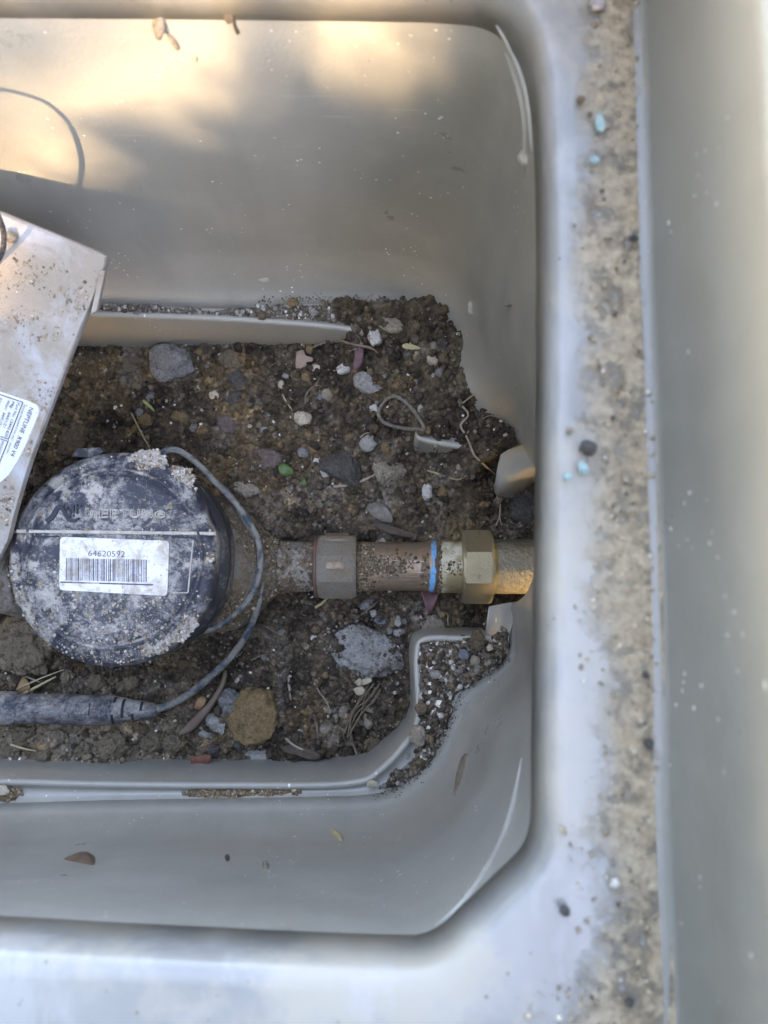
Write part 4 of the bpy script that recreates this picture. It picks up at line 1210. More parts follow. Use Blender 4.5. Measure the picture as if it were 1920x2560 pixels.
for ch_, x0_, x1_ in (('n', 226, 241), ('E', 249, 270), ('P', 276, 296), ('T', 299, 322), ('U', 326, 348), ('N', 356, 380), ('e', 388, 412)):
    write(ch_, (x0_, 1294), (x1_, 1294), 21 if ch_ not in 'ne' else 26, lambda px, py, off=0.0: P(px, py, z0 + .0006 + off), M['emboss'], mark, 'letter', outline=.0002)
# outlines of the letters gather pale dust: a slim dust line under the word
# caked mud on the lid
CR = ((.29, .26, .225), (.36, .325, .29))
for poly, zz, zm in (([(318, 1150), (335, 1124), (385, 1122), (425, 1140), (410, 1172), (370, 1188), (330, 1176)], -.0016, .0022), ([(430, 1160), (470, 1178), (505, 1222), (512, 1262), (478, 1270), (452, 1230), (430, 1196)], -.0022, .0024),
                     ([(500, 1384), (528, 1376), (534, 1402), (510, 1412)], -.0016, .0016), ([(318, 1580), (360, 1548), (420, 1530), (478, 1536), (500, 1560), (470, 1600), (420, 1636), (350, 1640), (322, 1612)], -.0012, .0017), ([(70, 1440), (96, 1436), (130, 1500), (180, 1556), (230, 1600), (215, 1622), (150, 1578), (96, 1516)], -.0012, .0013)):
    dirt_patch('mud_crust', poly, z0 + zz, zm, CR, None, gs=.0005, table=[(4, (.33, .29, .24)), (3, (.22, .155, .09)), (2, (.40, .37, .33))], ng=160, gmax=.0007, seed=60 + int(poly[0][0]) % 17, edge=.003, rough=.0004, holes=.0016, parent=lid)
# bar code sticker
def quad_plate(corners, z, r_px, name, mat, parent, h=.0003):
    c = [Vector((a, b)) for a, b in corners]
    out = []
    for i in range(4):
        p, a, b = c[i], c[i - 1], c[(i + 1) % 4]
        d1 = (a - p).normalized() * r_px; d2 = (b - p).normalized() * r_px
        for k in range(6):
            t = k / 5
            out.append((p + d1) * (1 - t) ** 2 + p * 2 * t * (1 - t) + (p + d2) * t * t)
    V = [tuple(P(q.x, q.y, z + h)) for q in out]; n = len(V)
    V += [(x, y, z - .0004) for x, y, _ in V]
    Fc = [tuple(range(n))] + [(i, n + i, n + (i + 1) % n, (i + 1) % n) for i in range(n)]
    return mk(name, V, Fc, mat, parent)
stk = quad_plate([(148, 1475), (150, 1342), (423, 1352), (418, 1490)][::-1], z0 + .0004, 12, 'barcode_sticker', M['sticker'], lid)
zs = z0 + .0004 + .0003 + .00012
write('64620592', (220, 1390), (312, 1393), 15, lambda px, py, off=0.0: P(px, py, zs + off), M['ink'], stk, 'serial_number')
V, Fc = [], []
u = 0.0
rb = random.Random(5)
while u < 1.0:
    w = rb.choice([.006, .006, .011, .015]); g = rb.choice([.006, .008, .012, .016])
    if u + w > 1: break
    x0_, x1_ = 165 + 202 * u, 165 + 202 * (u + w)
    yo = 4 * u
    i = len(V)
    V += [tuple(P(x0_, 1451 + yo, zs)), tuple(P(x1_, 1451 + yo, zs)), tuple(P(x1_, 1395 + yo, zs)), tuple(P(x0_, 1395 + yo, zs))]
    Fc.append((i, i + 1, i + 2, i + 3)); u += w + g
mk('barcode', V, Fc, M['ink'], stk)
V = [tuple(P(150, 1457, zs)), tuple(P(383, 1464, zs)), tuple(P(383, 1460.5, zs)), tuple(P(150, 1453.5, zs))]
mk('underline', V, [(0, 1, 2, 3)], M['ink'], stk)
# bronze body and outlet
PZ = .011
def pipe_o(px): return P(px, 1416, PZ)
ax_o = pipe_o(960)
def xprof(lst): return [(pipe_o(px).x - ax_o.x, r) for px, r in lst]
def lumpy(seed, amp): return lambda s, r, a: r * (1 + amp * float(fbm(np.array([s * 160]), np.array([math.cos(a) * 3]), np.array([math.sin(a) * 3]), seed, 3)[0]))
V, Fc = revolve(xprof([(330, .030), (480, .034), (560, .0325), (600, .0300), (630, .0258), (655, .0208), (675, .0165), (700, .0132)]), ax_o, (1, 0, 0), 56, lumpy(71, .06))
mk('meter_body', V, Fc, M['bronze'], meter, smooth=True)
V, Fc = revolve(xprof([(670, .0128), (700, .0124), (740, .0122), (775, .0118), (782, .0112), (800, .0112)]), ax_o, (1, 0, 0), 48, lumpy(72, .025))
mk('outlet_spud', V, Fc, M['spud'], meter, smooth=True)
V, Fc = revolve(xprof([(-120, .0165), (-20, .0165), (30, .0165), (120, .02)]), ax_o + Vector((0, -.004, .02)), (1, 0, 0), 40, lumpy(73, .03))
mk('inlet_spud', V, Fc, M['spud'], meter, smooth=True)

# ------------------------------------------------------------------ pipe joined to the meter
pipe = thing('service_pipe', (pipe_o(1000).x, pipe_o(1000).y, -.005), 'copper and brass service pipe with two octagonal nuts and a blue paint mark', 'pipe')
def nut(pa, pb, r, mat, name, seed, round_=.0, roll=4):
    x0, x1 = pipe_o(pa).x, pipe_o(pb).x
    V, Fc = [], []
    prof = [(0, .86), (.0, .90), (.10, .975), (.16, 1.0), (.84, 1.0), (.90, .975), (1, .90), (1, .62)]
    per = 8 * 8
    for t, k in prof:
        for i in range(per):
            a = 2 * math.pi * i / per + math.radians(roll)
            loc = ((i % 8) / 8 - .5) * math.pi / 4
            rp = math.cos(math.pi / 8) / math.cos(loc)
            # corners chamfered near the ends
            kk = min(k * 1.0, 1.0) if k >= 1 else min(k / rp * 1.02, 1.0)
            rad = r * rp * (kk if k >= .85 else k)
            rad = rad * (1 - round_) + r * .955 * round_ * min(1, k + .02)
            rad *= 1 + (.012 if round_ else .002) * float(fbm(np.array([t * 6.0]), np.array([math.cos(a) * 4]), np.array([math.sin(a) * 4]), seed, 3)[0])
            b = a + math.pi / 2 - math.pi / 8
            V.append((x0 + (x1 - x0) * t, ax_o.y + rad * math.cos(b), ax_o.z + rad * math.sin(b)))
    n = len(prof)
    for j in range(n - 1):
        for i in range(per):
            Fc.append((j * per + i, j * per + (i + 1) % per, (j + 1) * per + (i + 1) % per, (j + 1) * per + i))
    Fc.append(tuple(range(per - 1, -1, -1))); Fc.append(tuple((n - 1) * per + i for i in range(per)))
    return mk(name, V, Fc, mat, pipe)
zk = mpp(.012)
n1 = nut(796, 892, 86 * mpp(.02), M['old_nut'], 'coupling_nut', 81, .12, 5)
n1['label'] = 'corroded brown coupling nut'
for (a, b, c, d) in ((812, 872, 1332, 1352), (815, 860, 1404, 1424)):
    V, Fc = [], []
    for i in range(7):
        for j in range(7):
            px, py = a + (b - a) * i / 6, c + (d - c) * j / 6
            # conform to the nut surface
            p = P(px, py, .02)
            for _ in range(3):
                dy = p.y - ax_o.y
                z = ax_o.z + math.sqrt(max(1e-6, (86 * mpp(.02) * .97) ** 2 - dy * dy))
                p = P(px, py, z + .0002)
            V.append(tuple(p + Vector((0, 0, (random.uniform(-.0003, .0003) if 0 < i < 6 and 0 < j < 6 else -.0006)))))
    Fc = [(i * 7 + j, (i + 1) * 7 + j, (i + 1) * 7 + j + 1, i * 7 + j + 1) for i in range(6) for j in range(6)]
    mk('worn_patch', V, Fc, M['worn_copper'], n1, smooth=True)
V, Fc = revolve(xprof([(788, .0150), (797, .0155)]), ax_o, (1, 0, 0), 40)
mk('gasket', V, Fc, M['gasket'], pipe, smooth=True)
rc = 61 * zk
V, Fc = revolve(xprof([(880, rc * 1.02), (930, rc * 1.0), (985, rc), (1040, rc * .99), (1056, rc * .99), (1057, rc * 1.02), (1068, rc * 1.03), (1070, rc * 1.06), (1094, rc * 1.07)]), ax_o, (1, 0, 0), 56, lumpy(82, .006))
mk('copper_tube', V, Fc, M['copper'], pipe, smooth=True)
V, Fc = revolve(xprof([(1094, rc * 1.06), (1096, rc * 1.08), (1150, rc * 1.08), (1160, rc * 1.05)]), ax_o, (1, 0, 0), 48, lumpy(83, .004))
mk('brass_sleeve', V, Fc, M['brass_sleeve'], pipe, smooth=True)
V, Fc = [], []
nb = 40
for i in range(nb):
    a = math.radians(18 + 150 * i / (nb - 1))
    c0 = 1076 + 8 * i / nb + random.uniform(-.8, .8)
    wv = 6.5 - (3.5 if 17 < i < 24 else 0) + random.uniform(-1.3, 1.3)
    if i in (0, nb - 1): wv = 2
    for px in (c0 - wv, c0 + wv):
        r = rc * 1.075
        V.append((pipe_o(px).x, ax_o.y - r * math.cos(a), ax_o.z + r * math.sin(a)))
Fc = [(2 * i, 2 * i + 1, 2 * i + 3, 2 * i + 2) for i in range(nb - 1)]
mk('blue_paint_mark', V, Fc, M['blue_paint'], pipe, smooth=True)
n2 = nut(1150, 1226, 100 * mpp(.02), M['brass'], 'union_nut', 84, 0, 3)
V, Fc = revolve(xprof([(1218, rc * 1.22), (1229, rc * 1.22), (1231, rc * 1.16), (1236, rc * 1.16), (1237, rc * 1.1)]), ax_o, (1, 0, 0), 48)
mk('collar', V, Fc, M['brass'], pipe, smooth=True)
V, Fc = revolve(xprof([(1225, rc * 1.12), (1236, rc * 1.12), (1280, rc * 1.12), (1420, rc * 1.14), (1600, rc * 1.14)]), ax_o, (1, 0, 0), 64, lumpy(85, .006))
mk('brass_tube', V, Fc, M['cast_brass'], pipe, smooth=True)

# ------------------------------------------------------------------ register cable and its connector
V, Fc = tube([P(372, 1165, .046), P(405, 1132, .050), P(445, 1126, .050), P(500, 1165, .045), P(540, 1208, .040), P(586, 1254, .036), P(622, 1305, .034), P(645, 1352, .034), P(651, 1405, .033), P(643, 1455, .032), P(620, 1500, .031), P(580, 1540, .030), P(540, 1568, .030), P(490, 1580, .030)], .0014, 90, 10, wob=.06)
mk('signal_cable', V, Fc, M['cable'], smooth=True, label='dusty grey cable looping round the right side of the register', cat='cable')
V, Fc = tube([P(530, 1196, .028), P(575, 1240, .030), P(612, 1300, .029), P(640, 1352, .028), P(655, 1420, .027), P(652, 1480, .024), P(641, 1530, .020), P(612, 1595, .012), P(565, 1655, .006), P(505, 1710, .004), P(445, 1752, .004), P(385, 1775, .004)], [.0014] * 6 + [.0015, .0016, .0018, .0019, .0019, .0020], 90, 10, wob=.06, seed=2)
mk('signal_cable', V, Fc, M['cable'], smooth=True, label='grey cable running from the register down to the black connector', cat='cable')
con = thing('cable_connector', tuple(P(180, 1773, -.004)), 'muddy black plastic cable connector lying on the clay near the flange', 'connector')
ca, cb = P(-160, 1768, .006), P(392, 1776, .004)
cl_ = (cb - ca).length
k_ = mpp(.006)
fr = lambda px: (px + 160) / 552 * cl_
prc = [(fr(-160), 36), (fr(-10), 36), (fr(0), 40), (fr(34), 41), (fr(40), 36), (fr(150), 36.5), (fr(152), 38), (fr(166), 38), (fr(168), 36), (fr(230), 36.5), (fr(270), 35), (fr(300), 31), (fr(330), 26), (fr(360), 22), (fr(384), 18), (fr(394), 12)]
V, Fc = revolve([(s, r * k_) for s, r in prc], ca, cb - ca, 40, lumpy(91, .03))
mk('connector_body', V, Fc, M['connector'], con, smooth=True)
cd = (cb - ca).normalized(); cs = cd.cross(Vector((0, 0, 1))).normalized(); cup = cs.cross(cd)
def band(px, w, a0, a1, r_, name, mat, n=14):
    V, Fc = [], []
    for i in range(n):
        a = math.radians(a0 + (a1 - a0) * i / (n - 1))
        for pp in (px - w / 2, px + w / 2):
            V.append(tuple(ca + cd * fr(pp) + (cs * math.cos(a) + cup * math.sin(a)) * r_ * k_))
    Fc = [(2 * i, 2 * i + 1, 2 * i + 3, 2 * i + 2) for i in range(n - 1)]
    mk(name, V, Fc, mat, con, smooth=True)
for (px, a0, a1, r_) in ((290, 20, 80, 33.8), (314, 60, 160, 29.8), (338, 30, 80, 26), (358, 95, 160, 23.4), (292, 130, 165, 33.6)):
    band(px, 7, a0, a1, r_, 'strain_relief_slot', M['slot'])
plate('latch_tab', [ca + cd * fr(203) + cs * -.0042 + cup * .0070, ca + cd * fr(236) + cs * -.0042 + cup * .0070, ca + cd * fr(236) + cs * .0012 + cup * .0082, ca + cd * fr(203) + cs * .0012 + cup * .0082], .0015, M['connector'], con)

# ------------------------------------------------------------------ radio transmitter
TPA, TPB, TPC = P(264, 640, .125), P(10, 535, .130), P(20, 1355, .077)
TP = Plane3(TPA, TPB, TPC)
trans = thing('radio_transmitter', tuple(P(60, 900, .03)), 'muddy white plastic radio transmitter housing with a printed label at the left edge', 'transmitter')
outl = [(-120, 484), (10, 535), (140, 588), (250, 634), (264, 641), (262, 660), (254, 690), (233, 745), (206, 808), (178, 880), (150, 955), (124, 1022), (100, 1086), (76, 1150), (55, 1215), (34, 1290), (18, 1355), (-20, 1430), (-420, 1480), (-420, 520)]
def slab(name, pxs, plane, thick, mat, parent, bev=.0008, off=0.0, grid=True):
    top = [plane.at(a, b, off) for a, b in pxs]; c = sum(top, Vector()) / len(top); k = len(top)
    inn_ = [p + (c - p).normalized() * bev for p in top]
    t2 = [p - plane.n * bev for p in top]; bt = [p - plane.n * thick for p in top]
    V = [tuple(v) for v in inn_ + t2 + bt]
    Fc = [tuple(range(k))] + [(i, (i + 1) % k, k + (i + 1) % k, k + i) for i in range(k)] + [(k + i, k + (i + 1) % k, 2 * k + (i + 1) % k, 2 * k + i) for i in range(k)] + [tuple(range(3 * k - 1, 2 * k - 1, -1))]
    return mk(name, V, Fc, mat, parent)
slab('face_plate', outl, TP, .004, M['white_plastic'], trans)
ins = [(-120, 540), (0, 590), (200, 675), (150, 830), (90, 1010), (30, 1190), (-30, 1350), (-400, 1400), (-400, 560)]
body = [TP.at(a, b, -.004) for a, b in ins]
k = len(body)
bot = [p + (Vector((-.17, .06, 0)) - Vector((p.x, p.y, 0))) * .2 - TP.n * .035 for p in body]
mk('housing', [tuple(v) for v in body + bot], [(i, (i + 1) % k, k + (i + 1) % k, k + i) for i in range(k)] + [tuple(range(2 * k - 1, k - 1, -1))], M['white_plastic'], trans)
slab('edge_tab', [(250, 676), (262, 676), (258, 700), (241, 778), (230, 786), (227, 780)], TP, .0022, M['white_plastic'], trans, .0004, .0015)
lab = slab('printed_label', [(-90, 950), (0, 980), (72, 1004), (90, 1012), (97, 1022), (97, 1034), (88, 1058), (66, 1110), (45, 1152), (22, 1188), (-5, 1212), (-90, 1270)], TP, .0006, M['label_white'], trans, .0003, .0004)
at_t = lambda px, py, off=0.0: TP.at(px, py, .0007 + off)
for s, a, b, cap in (('NEPTUNE  R900 V4', (74, 1017), (25, 1138), 11), ('GROUND TRANSPORTATION ONLY   CONTAINS:', (60, 1011), (15, 1133), 4.2), ('Part No. 13442-620', (43, 1006), (11, 1091), 7.2), ('Mfg:   04/01/21', (30, 1003), (7, 1066), 7.2), ('Warr:  04/01/21', (19, 999), (-5, 1064), 7.2), ('DIST:', (1, 995), (-14, 1034), 4.5), ('MODEL:', (4, 1102), (-9, 1140), 6.5)):
    write(s, a, b, cap, at_t, M['ink_black'], lab, 'lettering')
def bar_t(a, b, w):
    A, B = at_t(*a), at_t(*b); d = (B - A).normalized(); sd = TP.n.cross(d) * w * mpp(.1) / 2
    mk('ruled_line', [tuple(A - sd), tuple(B - sd), tuple(B + sd), tuple(A + sd)], [(0, 1, 2, 3)], M['ink_black'], lab)
for a, b in (((-10, 983), (57, 1006)), ((57, 1006), (21, 1098)), ((21, 1098), (0, 1091)), ((21, 1101), (-8, 1172)), ((18, 1103), (0, 1097))): bar_t(a, b, 2.0)
# crusts of mud on the plate
for (cxp, cyp, rx, ry, nn_, lab_) in ((60, 690, 110, 60, 520, 'x'), (195, 755, 50, 55, 420, 'x'), (20, 1260, 40, 50, 520, 'x'), (120, 1000, 45, 50, 300, 'x'), (120, 840, 80, 30, 260, 'x'), (40, 790, 60, 30, 260, 'x'), (75, 1130, 14, 70, 200, 'x')):
    q = RNG.normal(size=(int(nn_ * .55), 2)) * .5
    pos = []
    for a, b in q:
        pxx, pyy = cxp + a * rx, cyp + b * ry
        if inside(outl, np.array([pxx + 8.0]), np.array([pyy]))[0] and pxx > -60: pos.append(tuple(TP.at(pxx, pyy, .0002)))
    pos = np.array(pos); sz = .00012 + .0006 * RNG.random(len(pos)) ** 7
    g = grains('mud_specks', pos, sz, pick(len(pos), [(5, (.27, .21, .145)), (2, (.16, .125, .09)), (2, (.38, .32, .25))]), M['sand'], None, None)
    g.parent = trans; g.location = Vector(g['_b']) - Vector(trans['_b'])
stone(26, 592, 34, 30, 'tan', 'small tan mud lump at the top of the transmitter', .9, 20, .3, z=TP.at(26, 592).z + .001, name='mud_lump', cat='mud lump')
V, Fc = tube([P(-120, 770, .112), P(-50, 700, .122), P(-2, 645, .136), P(10, 590, .150), P(-10, 530, .164), P(-60, 470, .178), P(-160, 422, .1885), P(-320, 400, .19), P(-480, 480, .17)], .0009, 60, 10, wob=.08, seed=3)
mk('antenna_cable', V, Fc, M['black_cable'], smooth=True, label='dark cable arching past the left picture edge above the transmitter', cat='cable')

# grit stuck on register, pipe, meter body
def grit_disc(n, f):
    out = []
    while len(out) < n:
        a, r = RNG.random() * 6.283, RR * .97 * math.sqrt(RNG.random())
        x, y = RC.x + r * math.cos(a), RC.y + r * math.sin(a)
        px, py = PX((x, y, ZRG))
        if RNG.random() < f(px, py): out.append((x, y, ZRG + (.0004 if 150 < px < 420 and 1345 < py < 1485 else 0)))
    return np.array(out)
def dens(px, py):
    d = .05
    if py > 1490: d = .55
    if px < 230 and py > 1400: d = .5
    if 330 < px < 500 and 1530 < py < 1620: d = 1.0
    if 105 < px < 420 and 1258 < py < 1306: d = .02
    if 205 < px < 235 and 1270 < py < 1300: d = .6
    if abs(py - 1331) < 8: d = .7
    if 150 < px < 420 and 1345 < py < 1485: d = .07
    return d
pos = grit_disc(2300, dens); sz = .00016 + .0006 * RNG.random(len(pos)) ** 5
g = grains('dried_grit', pos, sz, pick(len(pos), [(5, (.27, .23, .18)), (4, (.36, .33, .29)), (2, (.20, .14, .08)), (1, (.12, .10, .085))]), M['sand'], None, None)
g.parent = meter; g.location = Vector(g['_b']) - Vector(meter['_b'])
# soil crumbs clinging on top of the pipe and body
def on_cyl(n, pa, pb, rfun, a0, a1):
    px = pa + (pb - pa) * RNG.random(n); a = np.radians(a0 + (a1 - a0) * RNG.random(n))
    r = np.array([rfun(p) for p in px])
    x = np.array([pipe_o(p).x for p in px])
    return np.c_[x, ax_o.y + r * np.cos(a), ax_o.z + r * np.sin(a)]
def on_blob(n, pc, ps, ac, as_):
    px = pc + ps * RNG.normal(size=n) * .6; a = np.radians(ac + as_ * RNG.normal(size=n))
    x = np.array([pipe_o(p).x for p in px])
    return np.c_[x, ax_o.y + rc * np.cos(a), ax_o.z + rc * np.sin(a)]
br = lambda p: float(np.interp(p, [330, 480, 560, 600, 630, 655, 675, 700, 800], [.030, .034, .0325, .0300, .0258, .0208, .0165, .0132, .0118]))
pos = np.vstack([on_cyl(2600, 560, 700, br, 20, 165), on_cyl(260, 700, 795, br, 30, 160)])
sz = .00025 + .0009 * RNG.random(len(pos)) ** 3
g = grains('clinging_soil', pos, sz, pick(len(pos), [(5, (.11, .08, .05)), (4, (.15, .11, .07)), (1, (.25, .2, .15))]), M['crumb'], None, None)
g.parent = meter; g.location = Vector(g['_b']) - Vector(meter['_b'])
pos = np.vstack([on_cyl(900, 890, 935, lambda p: rc, 20, 165), on_blob(420, 940, 30, 88, 12), on_blob(260, 985, 26, 96, 9), on_blob(120, 1010, 24, 80, 10), on_cyl(200, 1092, 1100, lambda p: rc * 1.08, 20, 170), on_cyl(90, 1050, 1072, lambda p: rc * 1.03, 60, 140), on_cyl(60, 1104, 1150, lambda p: rc * 1.09, 80, 110)])
sz = .0002 + .0007 * RNG.random(len(pos)) ** 3
g = grains('clinging_soil', pos, sz, pick(len(pos), [(5, (.10, .07, .045)), (4, (.15, .11, .07)), (1, (.28, .24, .18))]), M['crumb'], None, None)
g.parent = pipe; g.location = Vector(g['_b']) - Vector(pipe['_b'])

# ------------------------------------------------------------------ roots, straws, leaves
def strand(name, pts, wpx, mat, label, cat, lift=.0012, group=None, n=30, zs=None):
    lift *= .6
    w = []
    for i, (a, b) in enumerate(pts):
        p = on_soil(a, b)
        w.append(p + Vector((0, 0, lift if zs is None else zs[i])))
    s = mpp(.01)
    r = [wpx * s / 2] * len(w); r[-1] *= .5
    V, Fc = tube(w, r, n, 6, wob=.25, seed=len(label))
    return mk(name, V, Fc, M[mat], smooth=True, label=label, cat=cat, group=group)
strand('stalk', [(362, 1004), (375, 1016), (388, 1029)], 9, 'green_stalk', 'short pale green plant stalk in the shade', 'stalk', .003)
strand('straw', [(330, 1033), (345, 1062), (362, 1095), (376, 1120)], 4.5, 'straw', 'thin yellow straw above the register', 'straw', .003)
strand('straw', [(0, 1660), (50, 1680), (108, 1703)], 6, 'pale_root', 'pale dry stem from the left edge below the big rock', 'straw', .006)
strand('straw', [(54, 1719), (110, 1694), (172, 1670)], 4, 'straw', 'thin straw crossing above the thick yellow green straw', 'straw', .009)
strand('straw', [(66, 1733), (105, 1712), (148, 1689)], 8, 'straw', 'thick yellow green straw above the connector', 'straw', .007)
strand('straw', [(37, 1856), (70, 1866), (101, 1872)], 5, 'straw', 'pale straw among clay clods at lower left', 'straw', .008)
strand('root', [(878, 812), (884, 830), (897, 846), (905, 862)], 4, 'root', 'thin root curling off the end of the far flange lip', 'root', .003)
strand('root', [(785, 870), (815, 858), (845, 852), (875, 862), (925, 872), (945, 885)], 7, 'root', 'thick root passing under the purple leaf strip', 'root', .003)
strand('root', [(763, 1010), (768, 985), (790, 962), (800, 948)], 5, 'root', 'short dark root beside the tan grey pebble', 'root', .002)
strand('root', [(1155, 1018), (1170, 1040), (1150, 1065), (1160, 1085), (1172, 1110), (1185, 1140), (1210, 1165), (1238, 1188)], 5, 'pale_root', 'long wandering root crossing the plastic fin', 'root', .004)
strand('root', [(1155, 1012), (1170, 1000), (1185, 990), (1192, 992)], 3, 'pale_root', 'fine root creeping up the plastic wall', 'root', .006)
strand('root', [(1205, 1050), (1225, 1043), (1250, 1052), (1268, 1068)], 3, 'root', 'hair thin root arching beside the wall recess', 'root', .006)
strand('root', [(1240, 1240), (1248, 1260), (1247, 1290), (1238, 1315)], 4, 'pale_root', 'forked root hanging below the upper torn flap', 'root', .004)
strand('root', [(1247, 1290), (1252, 1318)], 3, 'pale_root', 'short branch of the forked root above the pipe', 'root', .004)
strand('twig', [(1068, 1178), (1090, 1184), (1112, 1192)], 5, 'straw', 'short pale twig right of the flat tan stone', 'twig', .003)
strand('twig', [(1125, 1196), (1145, 1200), (1165, 1190)], 4, 'straw', 'forked twiglet further right of the short pale twig', 'twig', .003)
strand('twig', [(835, 1218), (870, 1214), (905, 1204), (937, 1188)], 7, 'pale_root', 'long pale twig under the large dark stone', 'twig', .004)
strand('twig', [(708, 990), (718, 1008), (732, 1028)], 4, 'straw', 'short straw left of the cream rough stone', 'twig', .003)
strand('twig', [(776, 1120), (780, 1150), (788, 1175), (792, 1190)], 3, 'root', 'thin root left of the large dark stone', 'root', .003)
strand('twig', [(790, 1518), (805, 1508), (820, 1494)], 8, 'straw', 'pale stalk poking out below the coupling nut', 'twig', .003)
strand('twig', [(905, 1535), (925, 1520), (943, 1505)], 5, 'root', 'small twig over grey pebbles below the copper tube', 'twig', .006)
strand('twig', [(722, 1692), (724, 1715), (728, 1749)], 6, 'pale_root', 'pale upright root right of the large sandy stone', 'root', .003)
strand('root', [(786, 1706), (800, 1730), (815, 1750), (828, 1778)], 4, 'pale_root', 'thin pale root below the chalky lump', 'root', .003)
strand('root', [(716, 1842), (735, 1858), (760, 1870), (790, 1878)], 6, 'pale_root', 'pale root lying along the bark piece', 'root', .006)
strand('root', [(785, 1785), (792, 1810), (797, 1845)], 8, 'root', 'brown root left of the tan grey stone at the bottom', 'root', .003)
strand('root', [(665, 1565), (690, 1580), (702, 1592)], 5, 'root', 'dark root right of the lower cable', 'root', .003)
strand('root', [(628, 1650), (650, 1640), (672, 1634)], 4, 'root', 'thin brown root right of the cable above the sandy stone', 'root', .003)
strand('root', [(592, 1665), (600, 1656), (608, 1664), (608, 1668)], 3, 'root', 'curled rootlet under the cable', 'root', .003)
strand('root', [(1078, 1690), (1090, 1705), (1082, 1725), (1098, 1715)], 4, 'root', 'curly root on the soil in the flange corner', 'root', zs=[.04, .04, .04, .04]) if False else None
rb = random.Random(4)
bundle = thing('root_bundle', tuple(on_soil(890, 1780)), 'tangled bundle of fine brown roots below the cream flakes', 'roots')
for i in range(9):
    x0_, y0_ = 905 + rb.uniform(-8, 30), 1725 + rb.uniform(-8, 20)
    xm, ym = 888 + rb.uniform(-14, 14), 1780 + rb.uniform(-10, 10)
    x1_, y1_ = 868 + rb.uniform(-12, 18), 1840 + rb.uniform(-14, 14)
    w = [on_soil(a, b) + Vector((0, 0, .003 + .0006 * i)) for a, b in ((x0_ + 20, y0_ - 15), (x0_, y0_ + 15), (xm, ym), (x1_, y1_))]
    V, Fc = tube(w, .00037, 24, 6, wob=.25, seed=i)
    mk('strand', V, Fc, M['root'], bundle, smooth=True)
strand('root', [(880, 1850), (890, 1875), (897, 1908)], 8, 'root', 'thick root end below the root bundle by the flange', 'root', .004)
rb = random.Random(9)
for i in range(34):
    poly = SOILPX if i % 3 else SOILPX2
    (a, b), = rnd_in(poly, 1)
    L = rb.uniform(14, 42); th = rb.uniform(0, 6.28); th2 = th + rb.uniform(-.9, .9); th3 = th2 + rb.uniform(-.9, .9)
    p2 = (a + L * .4 * math.cos(th), b + L * .4 * math.sin(th)); p3 = (p2[0] + L * .35 * math.cos(th2), p2[1] + L * .35 * math.sin(th2)); p4 = (p3[0] + L * .3 * math.cos(th3), p3[1] + L * .3 * math.sin(th3))
    strand('root', [(a, b), p2, p3, p4], rb.uniform(1.6, 3.0), rb.choice(['root', 'pale_root', 'root']), place_label('hair-fine rootlet', a, b), 'root', .0016, 'hair-fine rootlets', 14)
# plant stem with purple tinge
w = [on_soil(570, 1672), on_soil(562, 1707), on_soil(533, 1755), on_soil(512, 1780), on_soil(482, 1812), on_soil(455, 1830)]
w = [p + Vector((0, 0, .006)) for p in w]
V, Fc = tube(w, [.0011, .0013, .0017, .0022, .0024, .0009], 40, 8, flat=.6)
mk('plant_stem', V, Fc, M['purple_stem'], smooth=True, label='thick purplish green plant stem below the cable', cat='stem')
# curled loop of a dried pod
pod = [(966, 1002), (987, 995), (1013, 1010), (1034, 1032), (1048, 1052), (1059, 1075), (1034, 1077), (1000, 1073), (967, 1064), (949, 1047), (947, 1032), (956, 1016), (966, 1002)]
w = [on_soil(a, b) + Vector((0, 0, .0035)) for a, b in pod]
V, Fc = tube(w, .0009, 80, 8, flat=1.5, wob=.35)
mk('dried_pod', V, Fc, M['pod'], smooth=True, label='open dried seed pod shaped like a grey loop', cat='seed pod')
# flat leaves, chips
def leaf(pxs, mat, label, cat, lift=.003, curl=.002, name='leaf', thick=.0004, z=None, group=None):
    a = np.array(pxs, float); c = a.mean(0)
    pz = on_soil(*c).z if z is None else z
    q = crs([tuple(p) + (0.0,) for p in pxs] + [tuple(pxs[0]) + (0.0,)], max(20, len(pxs) * 4))[:-1, :2]
    k = len(q)
    rings = [1.0, .6, .25]
    V, Fc = [], []
    ext = np.abs(q - c).max() + 1e-6
    for side in (0, 1):
        for r in rings:
            for p in q:
                d = (p - c) * r
                z_ = pz + lift + curl * ((d[0] / ext) ** 2 - .6 * (d[1] / ext) ** 2) - (thick if side else 0)
                V.append(tuple(P(c[0] + d[0], c[1] + d[1], z_)))
    n3 = 3 * k
    for r in range(2):
        for i in range(k):
            i2 = (i + 1) % k
            Fc.append((r * k + i, r * k + i2, (r + 1) * k + i2, (r + 1) * k + i))
            Fc.append((n3 + r * k + i2, n3 + r * k + i, n3 + (r + 1) * k + i, n3 + (r + 1) * k + i2))
    Fc.append(tuple(2 * k + i for i in range(k))); Fc.append(tuple(n3 + 2 * k + i for i in range(k - 1, -1, -1)))
    for i in range(k):
        i2 = (i + 1) % k; Fc.append((i2, i, n3 + i, n3 + i2))
    return mk(name, V, Fc, M[mat], smooth=True, label=label, cat=cat, group=group)
leaf([(698, 1160), (706, 1157), (722, 1164), (735, 1182), (722, 1190), (704, 1189), (696, 1172)], 'green', 'bright green leaf fragment beside the flat mauve stone', 'leaf', .004)
leaf([(753, 1196), (762, 1194), (766, 1208), (762, 1219), (754, 1212)], 'green', 'smaller green leaf scrap below right of the bright green leaf', 'leaf', .002)
leaf([(886, 858), (907, 858), (909, 880), (905, 910), (890, 927), (883, 922), (886, 890)], 'purple', 'purple red leaf strip standing among white stones', 'leaf', .006, .001)
